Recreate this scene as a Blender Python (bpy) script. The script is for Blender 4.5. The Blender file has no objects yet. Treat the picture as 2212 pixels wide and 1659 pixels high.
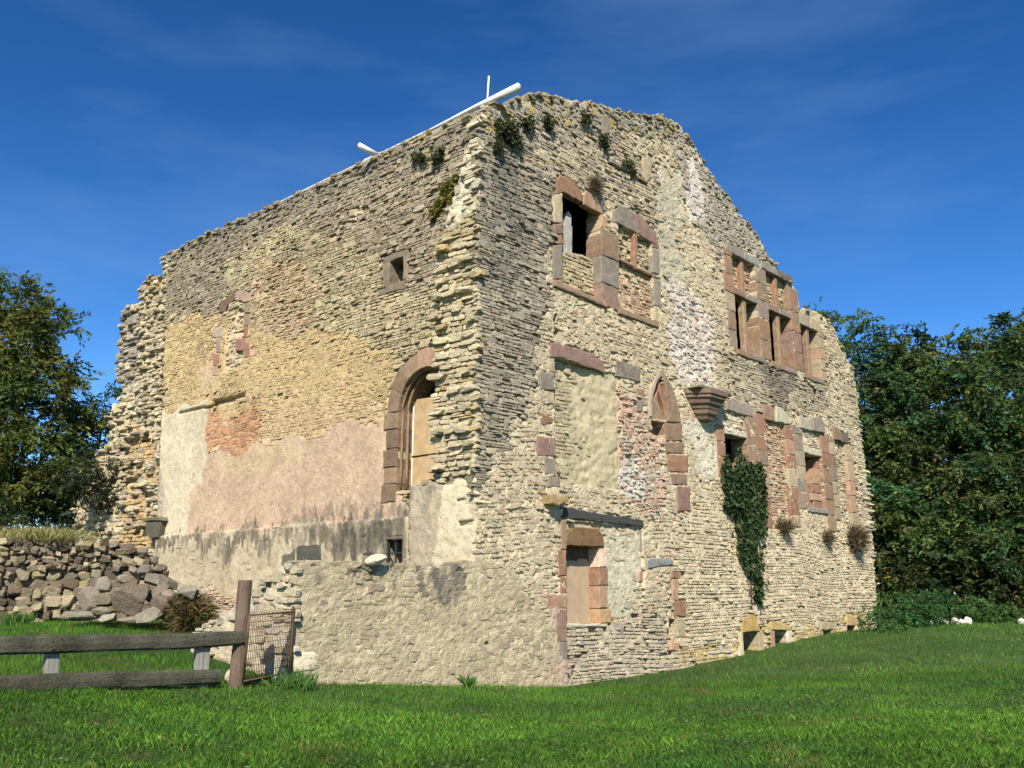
import bpy, math, random
import numpy as np
from mathutils import Vector, Matrix

# ------------------------------------------------------------------ camera, sky, sun, exposure
scene = bpy.context.scene
COL = scene.collection
random.seed(7)
rng = np.random.default_rng(7)

FPX, TANP, CAMH = 1870.0, 0.242, 1.6          # focal length (for a 2212 wide frame), pitch, eye height
PITCH = math.atan(TANP); CP, SP = math.cos(PITCH), math.sin(PITCH)
cam = bpy.data.cameras.new('camera'); cam_ob = bpy.data.objects.new('camera', cam); COL.objects.link(cam_ob)
cam.sensor_fit = 'HORIZONTAL'; cam.sensor_width = 36; cam.lens = 36 * FPX / 2212
cam.clip_end = 2000
cam_ob.location = (0, 0, CAMH); cam_ob.rotation_euler = (math.pi / 2 + PITCH, 0, 0)
scene.camera = cam_ob
scene.render.resolution_x, scene.render.resolution_y = 1024, 768

SUN_AZ, SUN_EL = math.radians(4), math.radians(40)      # sun behind the camera, a little to its left
sdir = Vector((-math.sin(SUN_AZ) * math.cos(SUN_EL), -math.cos(SUN_AZ) * math.cos(SUN_EL), math.sin(SUN_EL)))
world = bpy.data.worlds.new('World'); scene.world = world; world.use_nodes = True
wn = world.node_tree; bg = wn.nodes['Background']
sky = wn.nodes.new('ShaderNodeTexSky'); sky.sky_type = 'NISHITA'; sky.sun_disc = False
sky.sun_elevation = SUN_EL; sky.sun_rotation = math.pi + SUN_AZ
sky.altitude = 900; sky.air_density = 1.0; sky.dust_density = 0.15; sky.ozone_density = 3.5
gam = wn.nodes.new('ShaderNodeGamma'); gam.inputs['Gamma'].default_value = 1.4
hsv = wn.nodes.new('ShaderNodeHueSaturation'); hsv.inputs['Saturation'].default_value = 1.13; hsv.inputs['Value'].default_value = .92
wn.links.new(sky.outputs[0], gam.inputs[0]); wn.links.new(gam.outputs[0], hsv.inputs['Color']); # faint high cirrus, the same all round the sky
wtc = wn.nodes.new('ShaderNodeTexCoord'); wmp = wn.nodes.new('ShaderNodeMapping'); wmp.inputs['Scale'].default_value = (1.2, 1.2, 5.0); wmp.inputs['Rotation'].default_value = (.25, .15, .4)
wno = wn.nodes.new('ShaderNodeTexNoise'); wno.inputs['Scale'].default_value = 1.6; wno.inputs['Detail'].default_value = 5.0; wno.inputs['Roughness'].default_value = .55
wmr = wn.nodes.new('ShaderNodeMapRange'); wmr.inputs['From Min'].default_value = .45; wmr.inputs['From Max'].default_value = .85; wmr.inputs['To Max'].default_value = .3
wmx = wn.nodes.new('ShaderNodeMixRGB'); wmx.inputs[2].default_value = (3.4, 5.6, 9.5, 1)
wn.links.new(wtc.outputs['Generated'], wmp.inputs[0]); wn.links.new(wmp.outputs[0], wno.inputs['Vector']); wn.links.new(wno.outputs[0], wmr.inputs[0])
wn.links.new(wmr.outputs[0], wmx.inputs[0]); wn.links.new(hsv.outputs[0], wmx.inputs[1]); wn.links.new(wmx.outputs[0], bg.inputs['Color'])
bg.inputs['Strength'].default_value = 0.05
sun = bpy.data.lights.new('sun', 'SUN'); sun.energy = 4.6; sun.angle = math.radians(0.5); sun.color = (1.0, 0.93, 0.80)
sun_ob = bpy.data.objects.new('sun', sun); COL.objects.link(sun_ob)
sun_ob.rotation_euler = sdir.to_track_quat('Z', 'Y').to_euler(); sun_ob.location = (0, 0, 60)
scene.view_settings.view_transform = 'Standard'; scene.view_settings.look = 'None'
scene.view_settings.exposure = 0.92; scene.view_settings.gamma = 1.0
scene.view_settings.use_curve_mapping = False

# ------------------------------------------------------------------ survey helpers (measured sight lines onto the real wall planes)
def ray(x, y):
    xc = x - 1106.0; yc = 829.5 - y
    return np.array([xc, FPX * CP - yc * SP, FPX * SP + yc * CP])
def at(x, y, depth):
    r = ray(x, y); k = depth / r[1]
    return np.array([r[0] * k, depth, CAMH + r[2] * k])

class Frame:
    """a vertical wall plane: u along it, z up, o out of it"""
    def __init__(s, O, d, n):
        s.O = np.array(O, float); s.d = np.array(d, float); s.n = np.array(n, float)
    def hit(s, x, y, o=0.0):
        r = ray(x, y); P0 = s.O + s.n * o
        k = (P0 @ s.n) / (r[:2] @ s.n); q = r * k
        return (float((q[:2] - s.O) @ s.d), float(CAMH + q[2]))
    def poly(s, pts, o=0.0):
        return [s.hit(x, y, o) for x, y in pts]
    def P(s, u, z, o):
        u, z, o = np.broadcast_arrays(np.asarray(u, float), np.asarray(z, float), np.asarray(o, float))
        return np.stack([s.O[0] + u * s.d[0] + o * s.n[0], s.O[1] + u * s.d[1] + o * s.n[1], z], -1)

C0 = np.array([-0.7558, 17.6982])
aR, aL = math.radians(45.149), math.radians(50.524)
dR = np.array([math.sin(aR), math.cos(aR)]); nR = np.array([dR[1], -dR[0]])
dL = np.array([-math.sin(aL), math.cos(aL)]); nL = np.array([-math.cos(aL), -math.sin(aL)])
FR = Frame(C0, dR, nR)                 # gable wall
FL = Frame(C0 + dR * 0.4, dL, nL)      # side wall
FE = Frame(C0, dL, nL)                 # torn end of the gable wall at the corner

# crop converters used while measuring
cA = lambda x, y: (1558.1 + .1851 * x, 526.7 + .1851 * y)
cF = lambda x, y: (1536 + .2116 * x, 855.8 + .2116 * y)
cE = lambda x, y: (1042.3 + .248 * x, 685.7 + .248 * y)
cB = lambda x, y: (1481.2 + .248 * x, 1097.2 + .248 * y)
cK = lambda x, y: (1426.4 + .248 * x, 795.5 + .248 * y)
cG = lambda x, y: (1097.2 + .281 * x, 1042.3 + .281 * y)
cD = lambda x, y: (1179.5 + .2183 * x, 362.1 + .2183 * y)
cN = lambda x, y: (438.9 + .1454 * x, 603.5 + .1454 * y)
cC = lambda x, y: (811.9 + .205 * x, 757.1 + .205 * y)
c2 = lambda x, y: (493.7 + .2728 * x, 493.7 + .2728 * y)
c4 = lambda x, y: (1097.2 + .2728 * x, 192 + .2728 * y)
def RP(c, *pts, o=0.0): return FR.poly([c(x, y) for x, y in pts], o)
def LP(c, *pts, o=0.0): return FL.poly([c(x, y) for x, y in pts], o)
ident = lambda x, y: (x, y)

# ------------------------------------------------------------------ numeric noise and polygons
def _hash(ix, iy, seed):
    n = (ix.astype(np.int64) * 374761393 + iy.astype(np.int64) * 668265263 + seed * 1442695041) & 0x7fffffff
    n = ((n ^ (n >> 13)) * 1274126177) & 0x7fffffff
    return ((n ^ (n >> 16)) & 0xffff) / 65535.0
def vnoise(x, y, seed=0):
    x = np.asarray(x, float); y = np.asarray(y, float)
    ix = np.floor(x); iy = np.floor(y); fx = x - ix; fy = y - iy
    fx = fx * fx * (3 - 2 * fx); fy = fy * fy * (3 - 2 * fy)
    a = _hash(ix, iy, seed); b = _hash(ix + 1, iy, seed); c = _hash(ix, iy + 1, seed); d = _hash(ix + 1, iy + 1, seed)
    return (a * (1 - fx) + b * fx) * (1 - fy) + (c * (1 - fx) + d * fx) * fy
def fbm(x, y, seed=0, octv=4):
    s = 0; a = .5; t = 0
    for i in range(octv):
        s = s + a * vnoise(x, y, seed + i * 17); t += a; a *= .5; x = x * 2.03; y = y * 2.03
    return s / t - 0.5
def inpoly(u, z, poly):
    u = np.asarray(u, float); z = np.asarray(z, float); ins = np.zeros(u.shape, bool)
    n = len(poly)
    for i in range(n):
        (x1, y1), (x2, y2) = poly[i], poly[(i + 1) % n]
        if y1 == y2: continue
        c = ((y1 > z) != (y2 > z)) & (u < (x2 - x1) * (z - y1) / (y2 - y1) + x1)
        ins ^= c
    return ins
def boxp(u0, u1, z0, z1): return [(u0, z0), (u1, z0), (u1, z1), (u0, z1)]

# ------------------------------------------------------------------ object helpers
def link(o, parent=None):
    COL.objects.link(o)
    if parent is not None:
        o.parent = parent
        o.matrix_parent_inverse = Matrix.Translation(-Vector(parent.location)) if parent.type == 'EMPTY' else Matrix.Identity(4)
    return o
def mesh_np(name, V, F, mat, parent=None, col=None, smooth=False):
    """V (n,3), F list of equal-size index rows or an array, col per vertex"""
    V = np.asarray(V, np.float32)
    me = bpy.data.meshes.new(name)
    if isinstance(F, np.ndarray):
        k = F.shape[1]; nf = len(F)
        me.vertices.add(len(V)); me.vertices.foreach_set('co', V.ravel())
        me.loops.add(nf * k); me.loops.foreach_set('vertex_index', F.ravel().astype(np.int32))
        me.polygons.add(nf); me.polygons.foreach_set('loop_start', np.arange(0, nf * k, k, dtype=np.int32))
        me.update(calc_edges=True)
    else:
        me.from_pydata(V.tolist(), [], [list(map(int, f)) for f in F])
    if col is not None:
        col = np.asarray(col, np.float32)
        if col.ndim == 1: col = np.tile(col, (len(V), 1))
        a = me.color_attributes.new('Col', 'FLOAT_COLOR', 'POINT')
        a.data.foreach_set('color', np.concatenate([col[:, :3], np.ones((len(V), 1), np.float32)], 1).ravel())
    me.polygons.foreach_set('use_smooth', np.full(len(me.polygons), smooth))
    if mat: me.materials.append(mat)
    o = bpy.data.objects.new(name, me)
    return link(o, parent)
def empty(name, loc=(0, 0, 0)):
    o = bpy.data.objects.new(name, None); o.location = loc; COL.objects.link(o); return o
def tag(o, label=None, cat=None, group=None, kind=None):
    if label: o['label'] = label
    if cat: o['category'] = cat
    if group: o['group'] = group
    if kind: o['kind'] = kind
    return o

# ------------------------------------------------------------------ materials
def _nt(name):
    m = bpy.data.materials.new(name); m.use_nodes = True
    nt = m.node_tree; b = nt.nodes['Principled BSDF']; b.inputs['Roughness'].default_value = .9
    b.inputs['Specular IOR Level'].default_value = .25
    return m, nt, b
def N(nt, t, **kw):
    n = nt.nodes.new(t)
    for k, v in kw.items():
        if k in n.inputs.keys(): n.inputs[k].default_value = v
        else: setattr(n, k, v)
    return n
def masonry_mat(name, use_attr=True, base=(.5, .4, .3), var=.45, s1=6.0, s2=38.0, bump=.5, dist=.02, hue=0.03, rough=.92, pits=0.0, stretch=None):
    m, nt, b = _nt(name); L = nt.links.new
    tc = N(nt, 'ShaderNodeTexCoord')
    vec = tc.outputs['Object']
    if stretch:
        mp = N(nt, 'ShaderNodeMapping'); mp.inputs['Scale'].default_value = stretch; L(vec, mp.inputs[0]); vec = mp.outputs[0]
    n1 = N(nt, 'ShaderNodeTexNoise', Scale=s1, Detail=6.0, Roughness=.65); L(vec, n1.inputs['Vector'])
    n2 = N(nt, 'ShaderNodeTexNoise', Scale=s2, Detail=5.0, Roughness=.7); L(vec, n2.inputs['Vector'])
    mix = N(nt, 'ShaderNodeMath', operation='ADD'); L(n1.outputs[0], mix.inputs[0]); L(n2.outputs[0], mix.inputs[1])
    mr = N(nt, 'ShaderNodeMapRange'); mr.inputs['From Min'].default_value = .6; mr.inputs['From Max'].default_value = 1.4
    mr.inputs['To Min'].default_value = 1 - var; mr.inputs['To Max'].default_value = 1 + var * .8
    L(mix.outputs[0], mr.inputs[0])
    mul = N(nt, 'ShaderNodeVectorMath', operation='MULTIPLY')
    if use_attr:
        at_ = N(nt, 'ShaderNodeVertexColor', layer_name='Col'); L(at_.outputs[0], mul.inputs[0])
    else: mul.inputs[0].default_value = base
    L(mr.outputs[0], mul.inputs[1])
    n3 = N(nt, 'ShaderNodeTexNoise', Scale=s1 * .45, Detail=3.0); L(vec, n3.inputs['Vector'])
    mr3 = N(nt, 'ShaderNodeMapRange'); mr3.inputs['From Min'].default_value = .3; mr3.inputs['From Max'].default_value = .7
    mr3.inputs['To Min'].default_value = .5 - hue; mr3.inputs['To Max'].default_value = .5 + hue; L(n3.outputs[0], mr3.inputs[0])
    hs = N(nt, 'ShaderNodeHueSaturation'); L(mul.outputs[0], hs.inputs['Color']); L(mr3.outputs[0], hs.inputs['Hue'])
    L(hs.outputs[0], b.inputs['Base Color'])
    bp = N(nt, 'ShaderNodeBump', Strength=bump, Distance=dist)
    h = N(nt, 'ShaderNodeMath', operation='ADD'); L(n1.outputs[0], h.inputs[0]); L(n2.outputs[0], h.inputs[1])
    src = h.outputs[0]
    if pits:
        v = N(nt, 'ShaderNodeTexVoronoi', Scale=9.0); L(vec, v.inputs['Vector'])
        mm = N(nt, 'ShaderNodeMath', operation='MULTIPLY_ADD'); L(v.outputs['Distance'], mm.inputs[0]); mm.inputs[1].default_value = pits; L(src, mm.inputs[2]); src = mm.outputs[0]
    L(src, bp.inputs['Height']); L(bp.outputs[0], b.inputs['Normal'])
    b.inputs['Roughness'].default_value = rough
    return m
M_STONE = masonry_mat('rubble_limestone', var=.5, s1=7, s2=45, bump=.9, dist=.04, hue=.006)
M_MORTAR = masonry_mat('lime_mortar', var=.42, s1=5, s2=34, bump=.9, dist=.035, hue=.006, pits=.25)
M_BLOCK = masonry_mat('red_sandstone', var=.5, s1=4.5, s2=26, bump=.7, dist=.022, hue=.010)
M_WOOD = masonry_mat('weathered_wood', var=.5, s1=3, s2=20, bump=.7, dist=.012, hue=.015, stretch=(1, 1, 1))
M_ROCK = masonry_mat('boulder_stone', var=.5, s1=3.5, s2=24, bump=.8, dist=.035, hue=.012)
def plain(name, colr, rough=.6, metal=0.0, var=.12):
    m, nt, b = _nt(name); L = nt.links.new
    tc = N(nt, 'ShaderNodeTexCoord'); n = N(nt, 'ShaderNodeTexNoise', Scale=5.0, Detail=5.0); L(tc.outputs['Object'], n.inputs['Vector'])
    mr = N(nt, 'ShaderNodeMapRange'); mr.inputs['From Min'].default_value = .3; mr.inputs['From Max'].default_value = .7
    mr.inputs['To Min'].default_value = 1 - var; mr.inputs['To Max'].default_value = 1 + var; L(n.outputs[0], mr.inputs[0])
    mul = N(nt, 'ShaderNodeVectorMath', operation='MULTIPLY'); mul.inputs[0].default_value = colr; L(mr.outputs[0], mul.inputs[1])
    L(mul.outputs[0], b.inputs['Base Color']); b.inputs['Roughness'].default_value = rough; b.inputs['Metallic'].default_value = metal
    return m
M_WHITE = plain('white_painted_metal', (.60, .60, .59), .5, var=.25)
M_BOARD = plain('plywood_panel', (.385, .27, .145), .7, var=.16)
M_DOOR = plain('beige_door_panel', (.36, .265, .175), .75, var=.10)
M_BOARD_EDGE = plain('pale_panel_edge', (.75, .72, .62), .7)
M_IRON = plain('rusty_iron', (.10, .055, .035), .75, .2, .4)
M_ROOF = plain('dark_roof_tiles', (.12, .07, .05), .8)
M_DARKIRON = plain('dark_green_iron', (.03, .04, .035), .6, .2)
def leaf_mat(name, trans=.35, rough=.55):
    m, nt, b = _nt(name); L = nt.links.new
    at_ = N(nt, 'ShaderNodeVertexColor', layer_name='Col')
    L(at_.outputs[0], b.inputs['Base Color']); b.inputs['Roughness'].default_value = rough
    t = N(nt, 'ShaderNodeBsdfTranslucent'); L(at_.outputs[0], t.inputs[0])
    mx = N(nt, 'ShaderNodeMixShader'); mx.inputs[0].default_value = trans
    L(b.outputs[0], mx.inputs[1]); L(t.outputs[0], mx.inputs[2])
    L(mx.outputs[0], nt.nodes['Material Output'].inputs[0])
    return m
M_LEAF = leaf_mat('foliage'); M_GRASS = leaf_mat('grass_blades', .3, .75); M_GRASS.node_tree.nodes['Principled BSDF'].inputs['Specular IOR Level'].default_value = .12
M_BARK = masonry_mat('bark', use_attr=False, base=(.10, .08, .06), var=.4, s1=4, s2=18, bump=.8, dist=.03)
def ground_mat():
    m, nt, b = _nt('lawn_ground'); L = nt.links.new
    tc = N(nt, 'ShaderNodeTexCoord')
    n = N(nt, 'ShaderNodeTexNoise', Scale=.6, Detail=8.0, Roughness=.65); L(tc.outputs['Object'], n.inputs['Vector'])
    cr = N(nt, 'ShaderNodeValToRGB'); e = cr.color_ramp.elements
    e[0].position = .3; e[0].color = (.020, .045, .008, 1); e[1].position = .75; e[1].color = (.055, .10, .018, 1)
    L(n.outputs[0], cr.inputs[0]); L(cr.outputs[0], b.inputs['Base Color'])
    n2 = N(nt, 'ShaderNodeTexNoise', Scale=14.0, Detail=5.0); L(tc.outputs['Object'], n2.inputs['Vector'])
    bp = N(nt, 'ShaderNodeBump', Strength=1.0, Distance=.06); L(n2.outputs[0], bp.inputs['Height']); L(bp.outputs[0], b.inputs['Normal'])
    return m
M_GROUND = ground_mat()
# ------------------------------------------------------------------ ground
def _ctrl():
    pts = [(-20, -10, 0), (20, -10, 0), (0, 0, 0), (-8, 4, .1), (8, 4, .05), (0, 8, -.02), (-4, 8.5, .05), (5, 8.5, .05), (10, 12, .12), (4, 14, -.08), (-2, 12.5, -.02)]
    for x, y in [(900, 1466), (1220, 1474), (1450, 1438), (1600, 1406), (1880, 1356)]:
        u, z = FR.hit(x, y); z -= .13; p = FR.P(u, z, 0); pts.append((p[0], p[1], z))
        p = FR.P(u, z, -1.5); pts.append((p[0], p[1], z + .1))
    p = FR.P(-3.95, .15, 0); pts.append(tuple(p)); p = FR.P(-3.6, .3, -2.); pts.append((p[0], p[1], .45))
    for x, y, d in [(510, 1487, 13.8), (250, 1500, 12.2), (0, 1515, 10.6), (150, 1342, 20.0), (0, 1345, 19.5), (340, 1338, 20.5), (250, 1410, 16.0), (60, 1420, 14.5), (2212, 1345, 32), (2060, 1345, 31), (1960, 1352, 28.5), (2212, 1500, 14.0), (2212, 1640, 8.6)]:
        pts.append(tuple(at(x, y, d)))
    p = FL.P(10.3, 1.0, 0); pts.append(tuple(p)); p = FL.P(14, 1.1, 0); pts.append(tuple(p)); p = FL.P(5, .75, 0); pts.append(tuple(p))
    pts += [(-30, 25, 1.3), (-25, 45, 1.6), (0, 55, 1.2), (30, 45, .9), (45, 30, .9), (40, 5, .3), (-30, 5, .4)]
    return np.array(pts)
_CP = _ctrl()
def _tps_fit():
    n = len(_CP); d = np.hypot(_CP[:, None, 0] - _CP[None, :, 0], _CP[:, None, 1] - _CP[None, :, 1])
    K = d + 0.0 ; K -= np.eye(n) * .6
    A = np.zeros((n + 1, n + 1)); A[:n, :n] = -K; A[:n, n] = 1; A[n, :n] = 1
    return np.linalg.solve(A, np.append(_CP[:, 2], 0))
_W = _tps_fit()
def gz(x, y):
    x = np.clip(np.asarray(x, float), -45, 55); y = np.clip(np.asarray(y, float), -15, 60)
    s = np.full(x.shape, _W[-1])
    for i in range(len(_CP)):
        s = s - _W[i] * np.hypot(x - _CP[i, 0], y - _CP[i, 1])
    return s
def build_ground():
    xs = np.unique(np.concatenate([np.array([-900, -500, -300, -180, -110, -70, -50]), np.arange(-40, 50.1, .6), np.array([60, 80, 120, 200, 320, 520, 900])]))
    ys = np.unique(np.concatenate([np.array([-300, -120, -50, -25]), np.arange(-15, 60.1, .6), np.array([70, 85, 110, 160, 250, 400, 700, 1200])]))
    X, Y = np.meshgrid(xs, ys); Z = gz(X, Y) + fbm(X * .9, Y * .9, 3) * .07
    V = np.stack([X, Y, Z], -1).reshape(-1, 3); nx = len(xs); ny = len(ys)
    i, j = np.meshgrid(np.arange(nx - 1), np.arange(ny - 1)); a = (j * nx + i).ravel()
    F = np.stack([a, a + 1, a + nx + 1, a + nx], 1)
    o = mesh_np('ground', V, F, M_GROUND, smooth=True); tag(o, kind='structure')
build_ground()

# ------------------------------------------------------------------ wall builders
HOUSE_BASE = (float(C0[0]), float(C0[1]), 0.0)
house = tag(empty('ruined_house', HOUSE_BASE), 'large ruined stone manor house with broken gable and red sandstone windows', 'ruin')
class Zones:
    def __init__(s, default, warp=.35, seed=0):
        s.z = [default]; s.warp = warp; s.seed = seed
    def add(s, poly, **kw):
        d = dict(s.z[0]); d.update(kw); d['poly'] = poly; s.z.append(d)
    def idx(s, u, z):
        w = s.warp
        uu = u + fbm(u * 1.3, z * 1.3, s.seed + 5, 3) * 2.4 * w; zz = z + fbm(u * 1.3, z * 1.3, s.seed + 9, 3) * 2.4 * w
        r = np.zeros(np.shape(u), int)
        for k, d in enumerate(s.z[1:], 1): r[inpoly(uu, zz, d['poly'])] = k
        return r
    def get(s, key, idx):
        return np.array([d[key] for d in s.z], float)[idx]
STAINS = {}
def stain(fr, u, z, c):
    for poly, strength, tint, seed in STAINS.get(id(fr), []):
        uu = u + fbm(u * 2.2, z * .8, seed, 3) * .5; zz = z + fbm(u * 4.5, z * .5, seed + 3, 3) * 1.1 + fbm(u * 14, z * .7, seed + 5, 2) * .5
        m = inpoly(uu, zz, poly) * strength * np.clip(.72 + 1.5 * fbm(u * 9, z * 2.0, seed + 7, 4), 0, 1)
        c = c * (1 - m[..., None]) + np.array(tint) * m[..., None]
    return c
def wall(name, fr, outline, holes, zones, parent, g=.05, skirt=.9, amp=.012, seed=0, off=0.0, extra=None, mat=None, smooth=True):
    ou = np.array(outline); u0, z0 = ou.min(0) - g; u1, z1 = ou.max(0) + g
    nu = int((u1 - u0) / g) + 2; nz = int((z1 - z0) / g) + 2
    U, Z = np.meshgrid(u0 + np.arange(nu) * g, z0 + np.arange(nz) * g)
    # ragged outline: test cell centres on warped coordinates
    cu = (U[:-1, :-1] + U[1:, 1:]) / 2; cz = (Z[:-1, :-1] + Z[1:, 1:]) / 2
    keep = inpoly(cu + fbm(cu * 5, cz * 5, seed + 31, 2) * .10, cz + fbm(cu * 5, cz * 5, seed + 41, 2) * .12, outline)
    for h in holes: keep &= ~inpoly(cu, cz, h)
    idx = zones.idx(U, Z); dep = zones.get('depth', idx)
    k = 3
    pad = np.pad(dep, k, mode='edge'); dep = sum(pad[k + a:k + a + nz, k + b:k + b + nu] for a in (-1, 0, 1) for b in (-1, 0, 1)) / 9
    rough = zones.get('rough', idx)
    Onoise = (fbm(U * 6, Z * 9, seed + 1, 3) * 2.2 + fbm(U * 1.1, Z * 1.1, seed + 2, 3) * 2.0 + fbm(U * 16, Z * 18, seed + 8, 2) * 1.2) * amp * rough
    crev = np.clip(fbm(U * 4.5, Z * 8, seed + 21, 3) - .11, 0, .12) * np.clip(rough - .9, 0, 2.2) * .22
    O = off + dep + Onoise - crev
    if extra is not None: O = O + extra(U, Z)
    col = zones.get('mort', idx)
    col = np.stack([np.array([d['mort'] for d in zones.z])[idx][..., c] for c in range(3)], -1)
    col = col * (1 + .35 * fbm(U * 1.6, Z * 1.6, seed + 11, 4)[..., None])
    pit = (_hash(np.floor(U * 23), np.floor(Z * 23), seed + 77) > .975) & (fbm(U * .9, Z * .9, seed + 13, 2) > -.08); col = col * np.where(pit, .58, 1.0)[..., None]; O = O - .01 * pit
    col = stain(fr, U, Z, col)
    jit = .35 * g
    ju = (rng.random(U.shape) - .5) * jit; jz = (rng.random(U.shape) - .5) * jit
    V = fr.P(U + ju, Z + jz, O).reshape(-1, 3); C = np.clip(col, .01, .9).reshape(-1, 3)
    jj, ii = np.nonzero(keep); a = jj * nu + ii
    F = np.stack([a, a + 1, a + nu + 1, a + nu], 1)
    # boundary edges -> skirt going back into the wall
    kp = np.pad(keep, 1); Fs = []; base = nu * nz
    def edges(mask, fa, fb):
        j, i = np.nonzero(mask); return np.stack([fa(j, i), fb(j, i)], 1)
    c = kp[1:-1, 1:-1]
    E = [edges(c & ~kp[:-2, 1:-1], lambda j, i: j * nu + i, lambda j, i: j * nu + i + 1),
         edges(c & ~kp[2:, 1:-1], lambda j, i: (j + 1) * nu + i + 1, lambda j, i: (j + 1) * nu + i),
         edges(c & ~kp[1:-1, :-2], lambda j, i: (j + 1) * nu + i, lambda j, i: j * nu + i),
         edges(c & ~kp[1:-1, 2:], lambda j, i: j * nu + i + 1, lambda j, i: (j + 1) * nu + i + 1)]
    E = np.concatenate(E)
    if skirt:
        B = fr.P(U + ju, Z + jz, O * 0 + off - skirt).reshape(-1, 3)
        V = np.concatenate([V, B]); C = np.concatenate([C, C * .95])
        F = np.concatenate([F, np.stack([E[:, 1], E[:, 0], E[:, 0] + base, E[:, 1] + base], 1)])
    used = np.unique(F); remap = np.full(len(V), -1); remap[used] = np.arange(len(used))
    return mesh_np(name, V[used], remap[F], mat or M_MORTAR, parent, C[used], smooth=smooth)

OCT = np.array([(-1, -.42), (-.72, -1), (.70, -1), (1, -.45), (1, .42), (.72, 1), (-.70, 1), (-1, .45)])
def lay(fr, outline, excl, zones, seed, hmin=.075, hmax=.135, lmin=.16, lmax=.46, wave=.05, tilt=0.0, hard=(), blocks=(), rub=None):
    """coursed rubble: returns arrays describing every stone"""
    r = random.Random(seed); ou = np.array(outline); u0, z0 = ou.min(0); u1, z1 = ou.max(0)
    S = []; z = z0
    while z < z1:
        h = r.uniform(hmin, hmax); u = u0 - r.uniform(0, lmax)
        while u < u1:
            l = r.uniform(lmin, lmax) * r.uniform(.7, 1.1); q = r.random()
            hh = h * r.uniform(.82, 1.08)
            if q < .12 and l > .2:                    # two thin stones one above the other
                S.append((u + l / 2, z + h * .25, l, h * .5)); S.append((u + l / 2 + r.uniform(-.03, .03), z + h * .75, l * .95, h * .5))
            elif q < .17: S.append((u + l / 2, z + h * .75, l, h * 1.7))
            elif q < .20: S.append((u + l / 2, z + h * .9, max(l, r.uniform(.22, .42)), r.uniform(.12, .19)))
            else: S.append((u + l / 2, z + hh / 2, l, hh))
            u += l
        z += h
    S = np.array(S); u, z, l, h = S.T
    z = z + (vnoise(u * .45, z * .25, seed) - .5) * 2 * wave * 2 + tilt * (u - u0)
    ok = inpoly(u, z, outline)
    for e in excl: ok &= ~inpoly(u, z, e)
    for e in hard:
        for a in (-.5, .5):
            for b in (-.45, .45): ok &= ~inpoly(u + a * l, z + b * h, e)
    for e in blocks:
        ok &= ~inpoly(u, z, e)
        for a in (-.36, .36): ok &= ~inpoly(u + a * l, z, e)
        for b in (-.3, .3): ok &= ~inpoly(u, z + b * h, e)
    u, z, l, h = u[ok], z[ok], l[ok], h[ok]
    idx = zones.idx(u, z)
    ok = rng.random(len(u)) < zones.get('keep', idx)
    if rub is not None: ok &= np.array([d.get('rub', 0) for d in zones.z])[idx] == rub
    return u[ok], z[ok], l[ok], h[ok], idx[ok]
def stone_geo(fr, u, z, l, h, p, off=0.0, gap=.012, backd=.07, jit=.16, rot=.07, fs=.87):
    """(n,25,3) vertices of n stones; p protrusion above plane offset off"""
    n = len(u); w2 = np.maximum(l - gap, .03) / 2; h2 = np.maximum(h - gap, .025) / 2
    J = 1 + (rng.random((n, 8, 2)) - .5) * 2 * jit
    sh = OCT[None] * J
    ang = (rng.random(n) - .5) * 2 * rot; ca, sa = np.cos(ang), np.sin(ang)
    def ring(scale, o):
        x = sh[..., 0] * w2[:, None] * scale; y = sh[..., 1] * h2[:, None] * scale
        return fr.P(u[:, None] + x * ca[:, None] - y * sa[:, None], z[:, None] + x * sa[:, None] + y * ca[:, None], o)
    off = np.asarray(off) * np.ones(n)
    tl = (rng.random((n, 1)) - .5) * .5 * OCT[None, :, 0] + (rng.random((n, 1)) - .6) * .5 * OCT[None, :, 1]
    mid = off[:, None] + p[:, None] * (.78 + .2 * (rng.random((n, 8)) - .5))
    fro = off[:, None] + p[:, None] * (1.0 + .25 * (rng.random((n, 8)) - .5) + tl * .45)
    cen = off + p * (1.08 + .25 * (rng.random(n) - .5))
    A = ring(1.0, off[:, None] - backd); B = ring(1.0, mid); Cc = ring(fs, fro)
    ctr = fr.P(u, z, cen)[:, None, :]
    return np.concatenate([A, B, Cc, ctr], 1)
_T = []
for k in range(8):
    m = (k + 1) % 8
    _T += [(k, m, 8 + m), (k, 8 + m, 8 + k), (8 + k, 8 + m, 16 + m), (8 + k, 16 + m, 16 + k), (16 + k, 16 + m, 24)]
STONE_T = np.array(_T)
ALL_STONES = []        # (projected size, verts, colour, parent) to pick the ones that show largest
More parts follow.
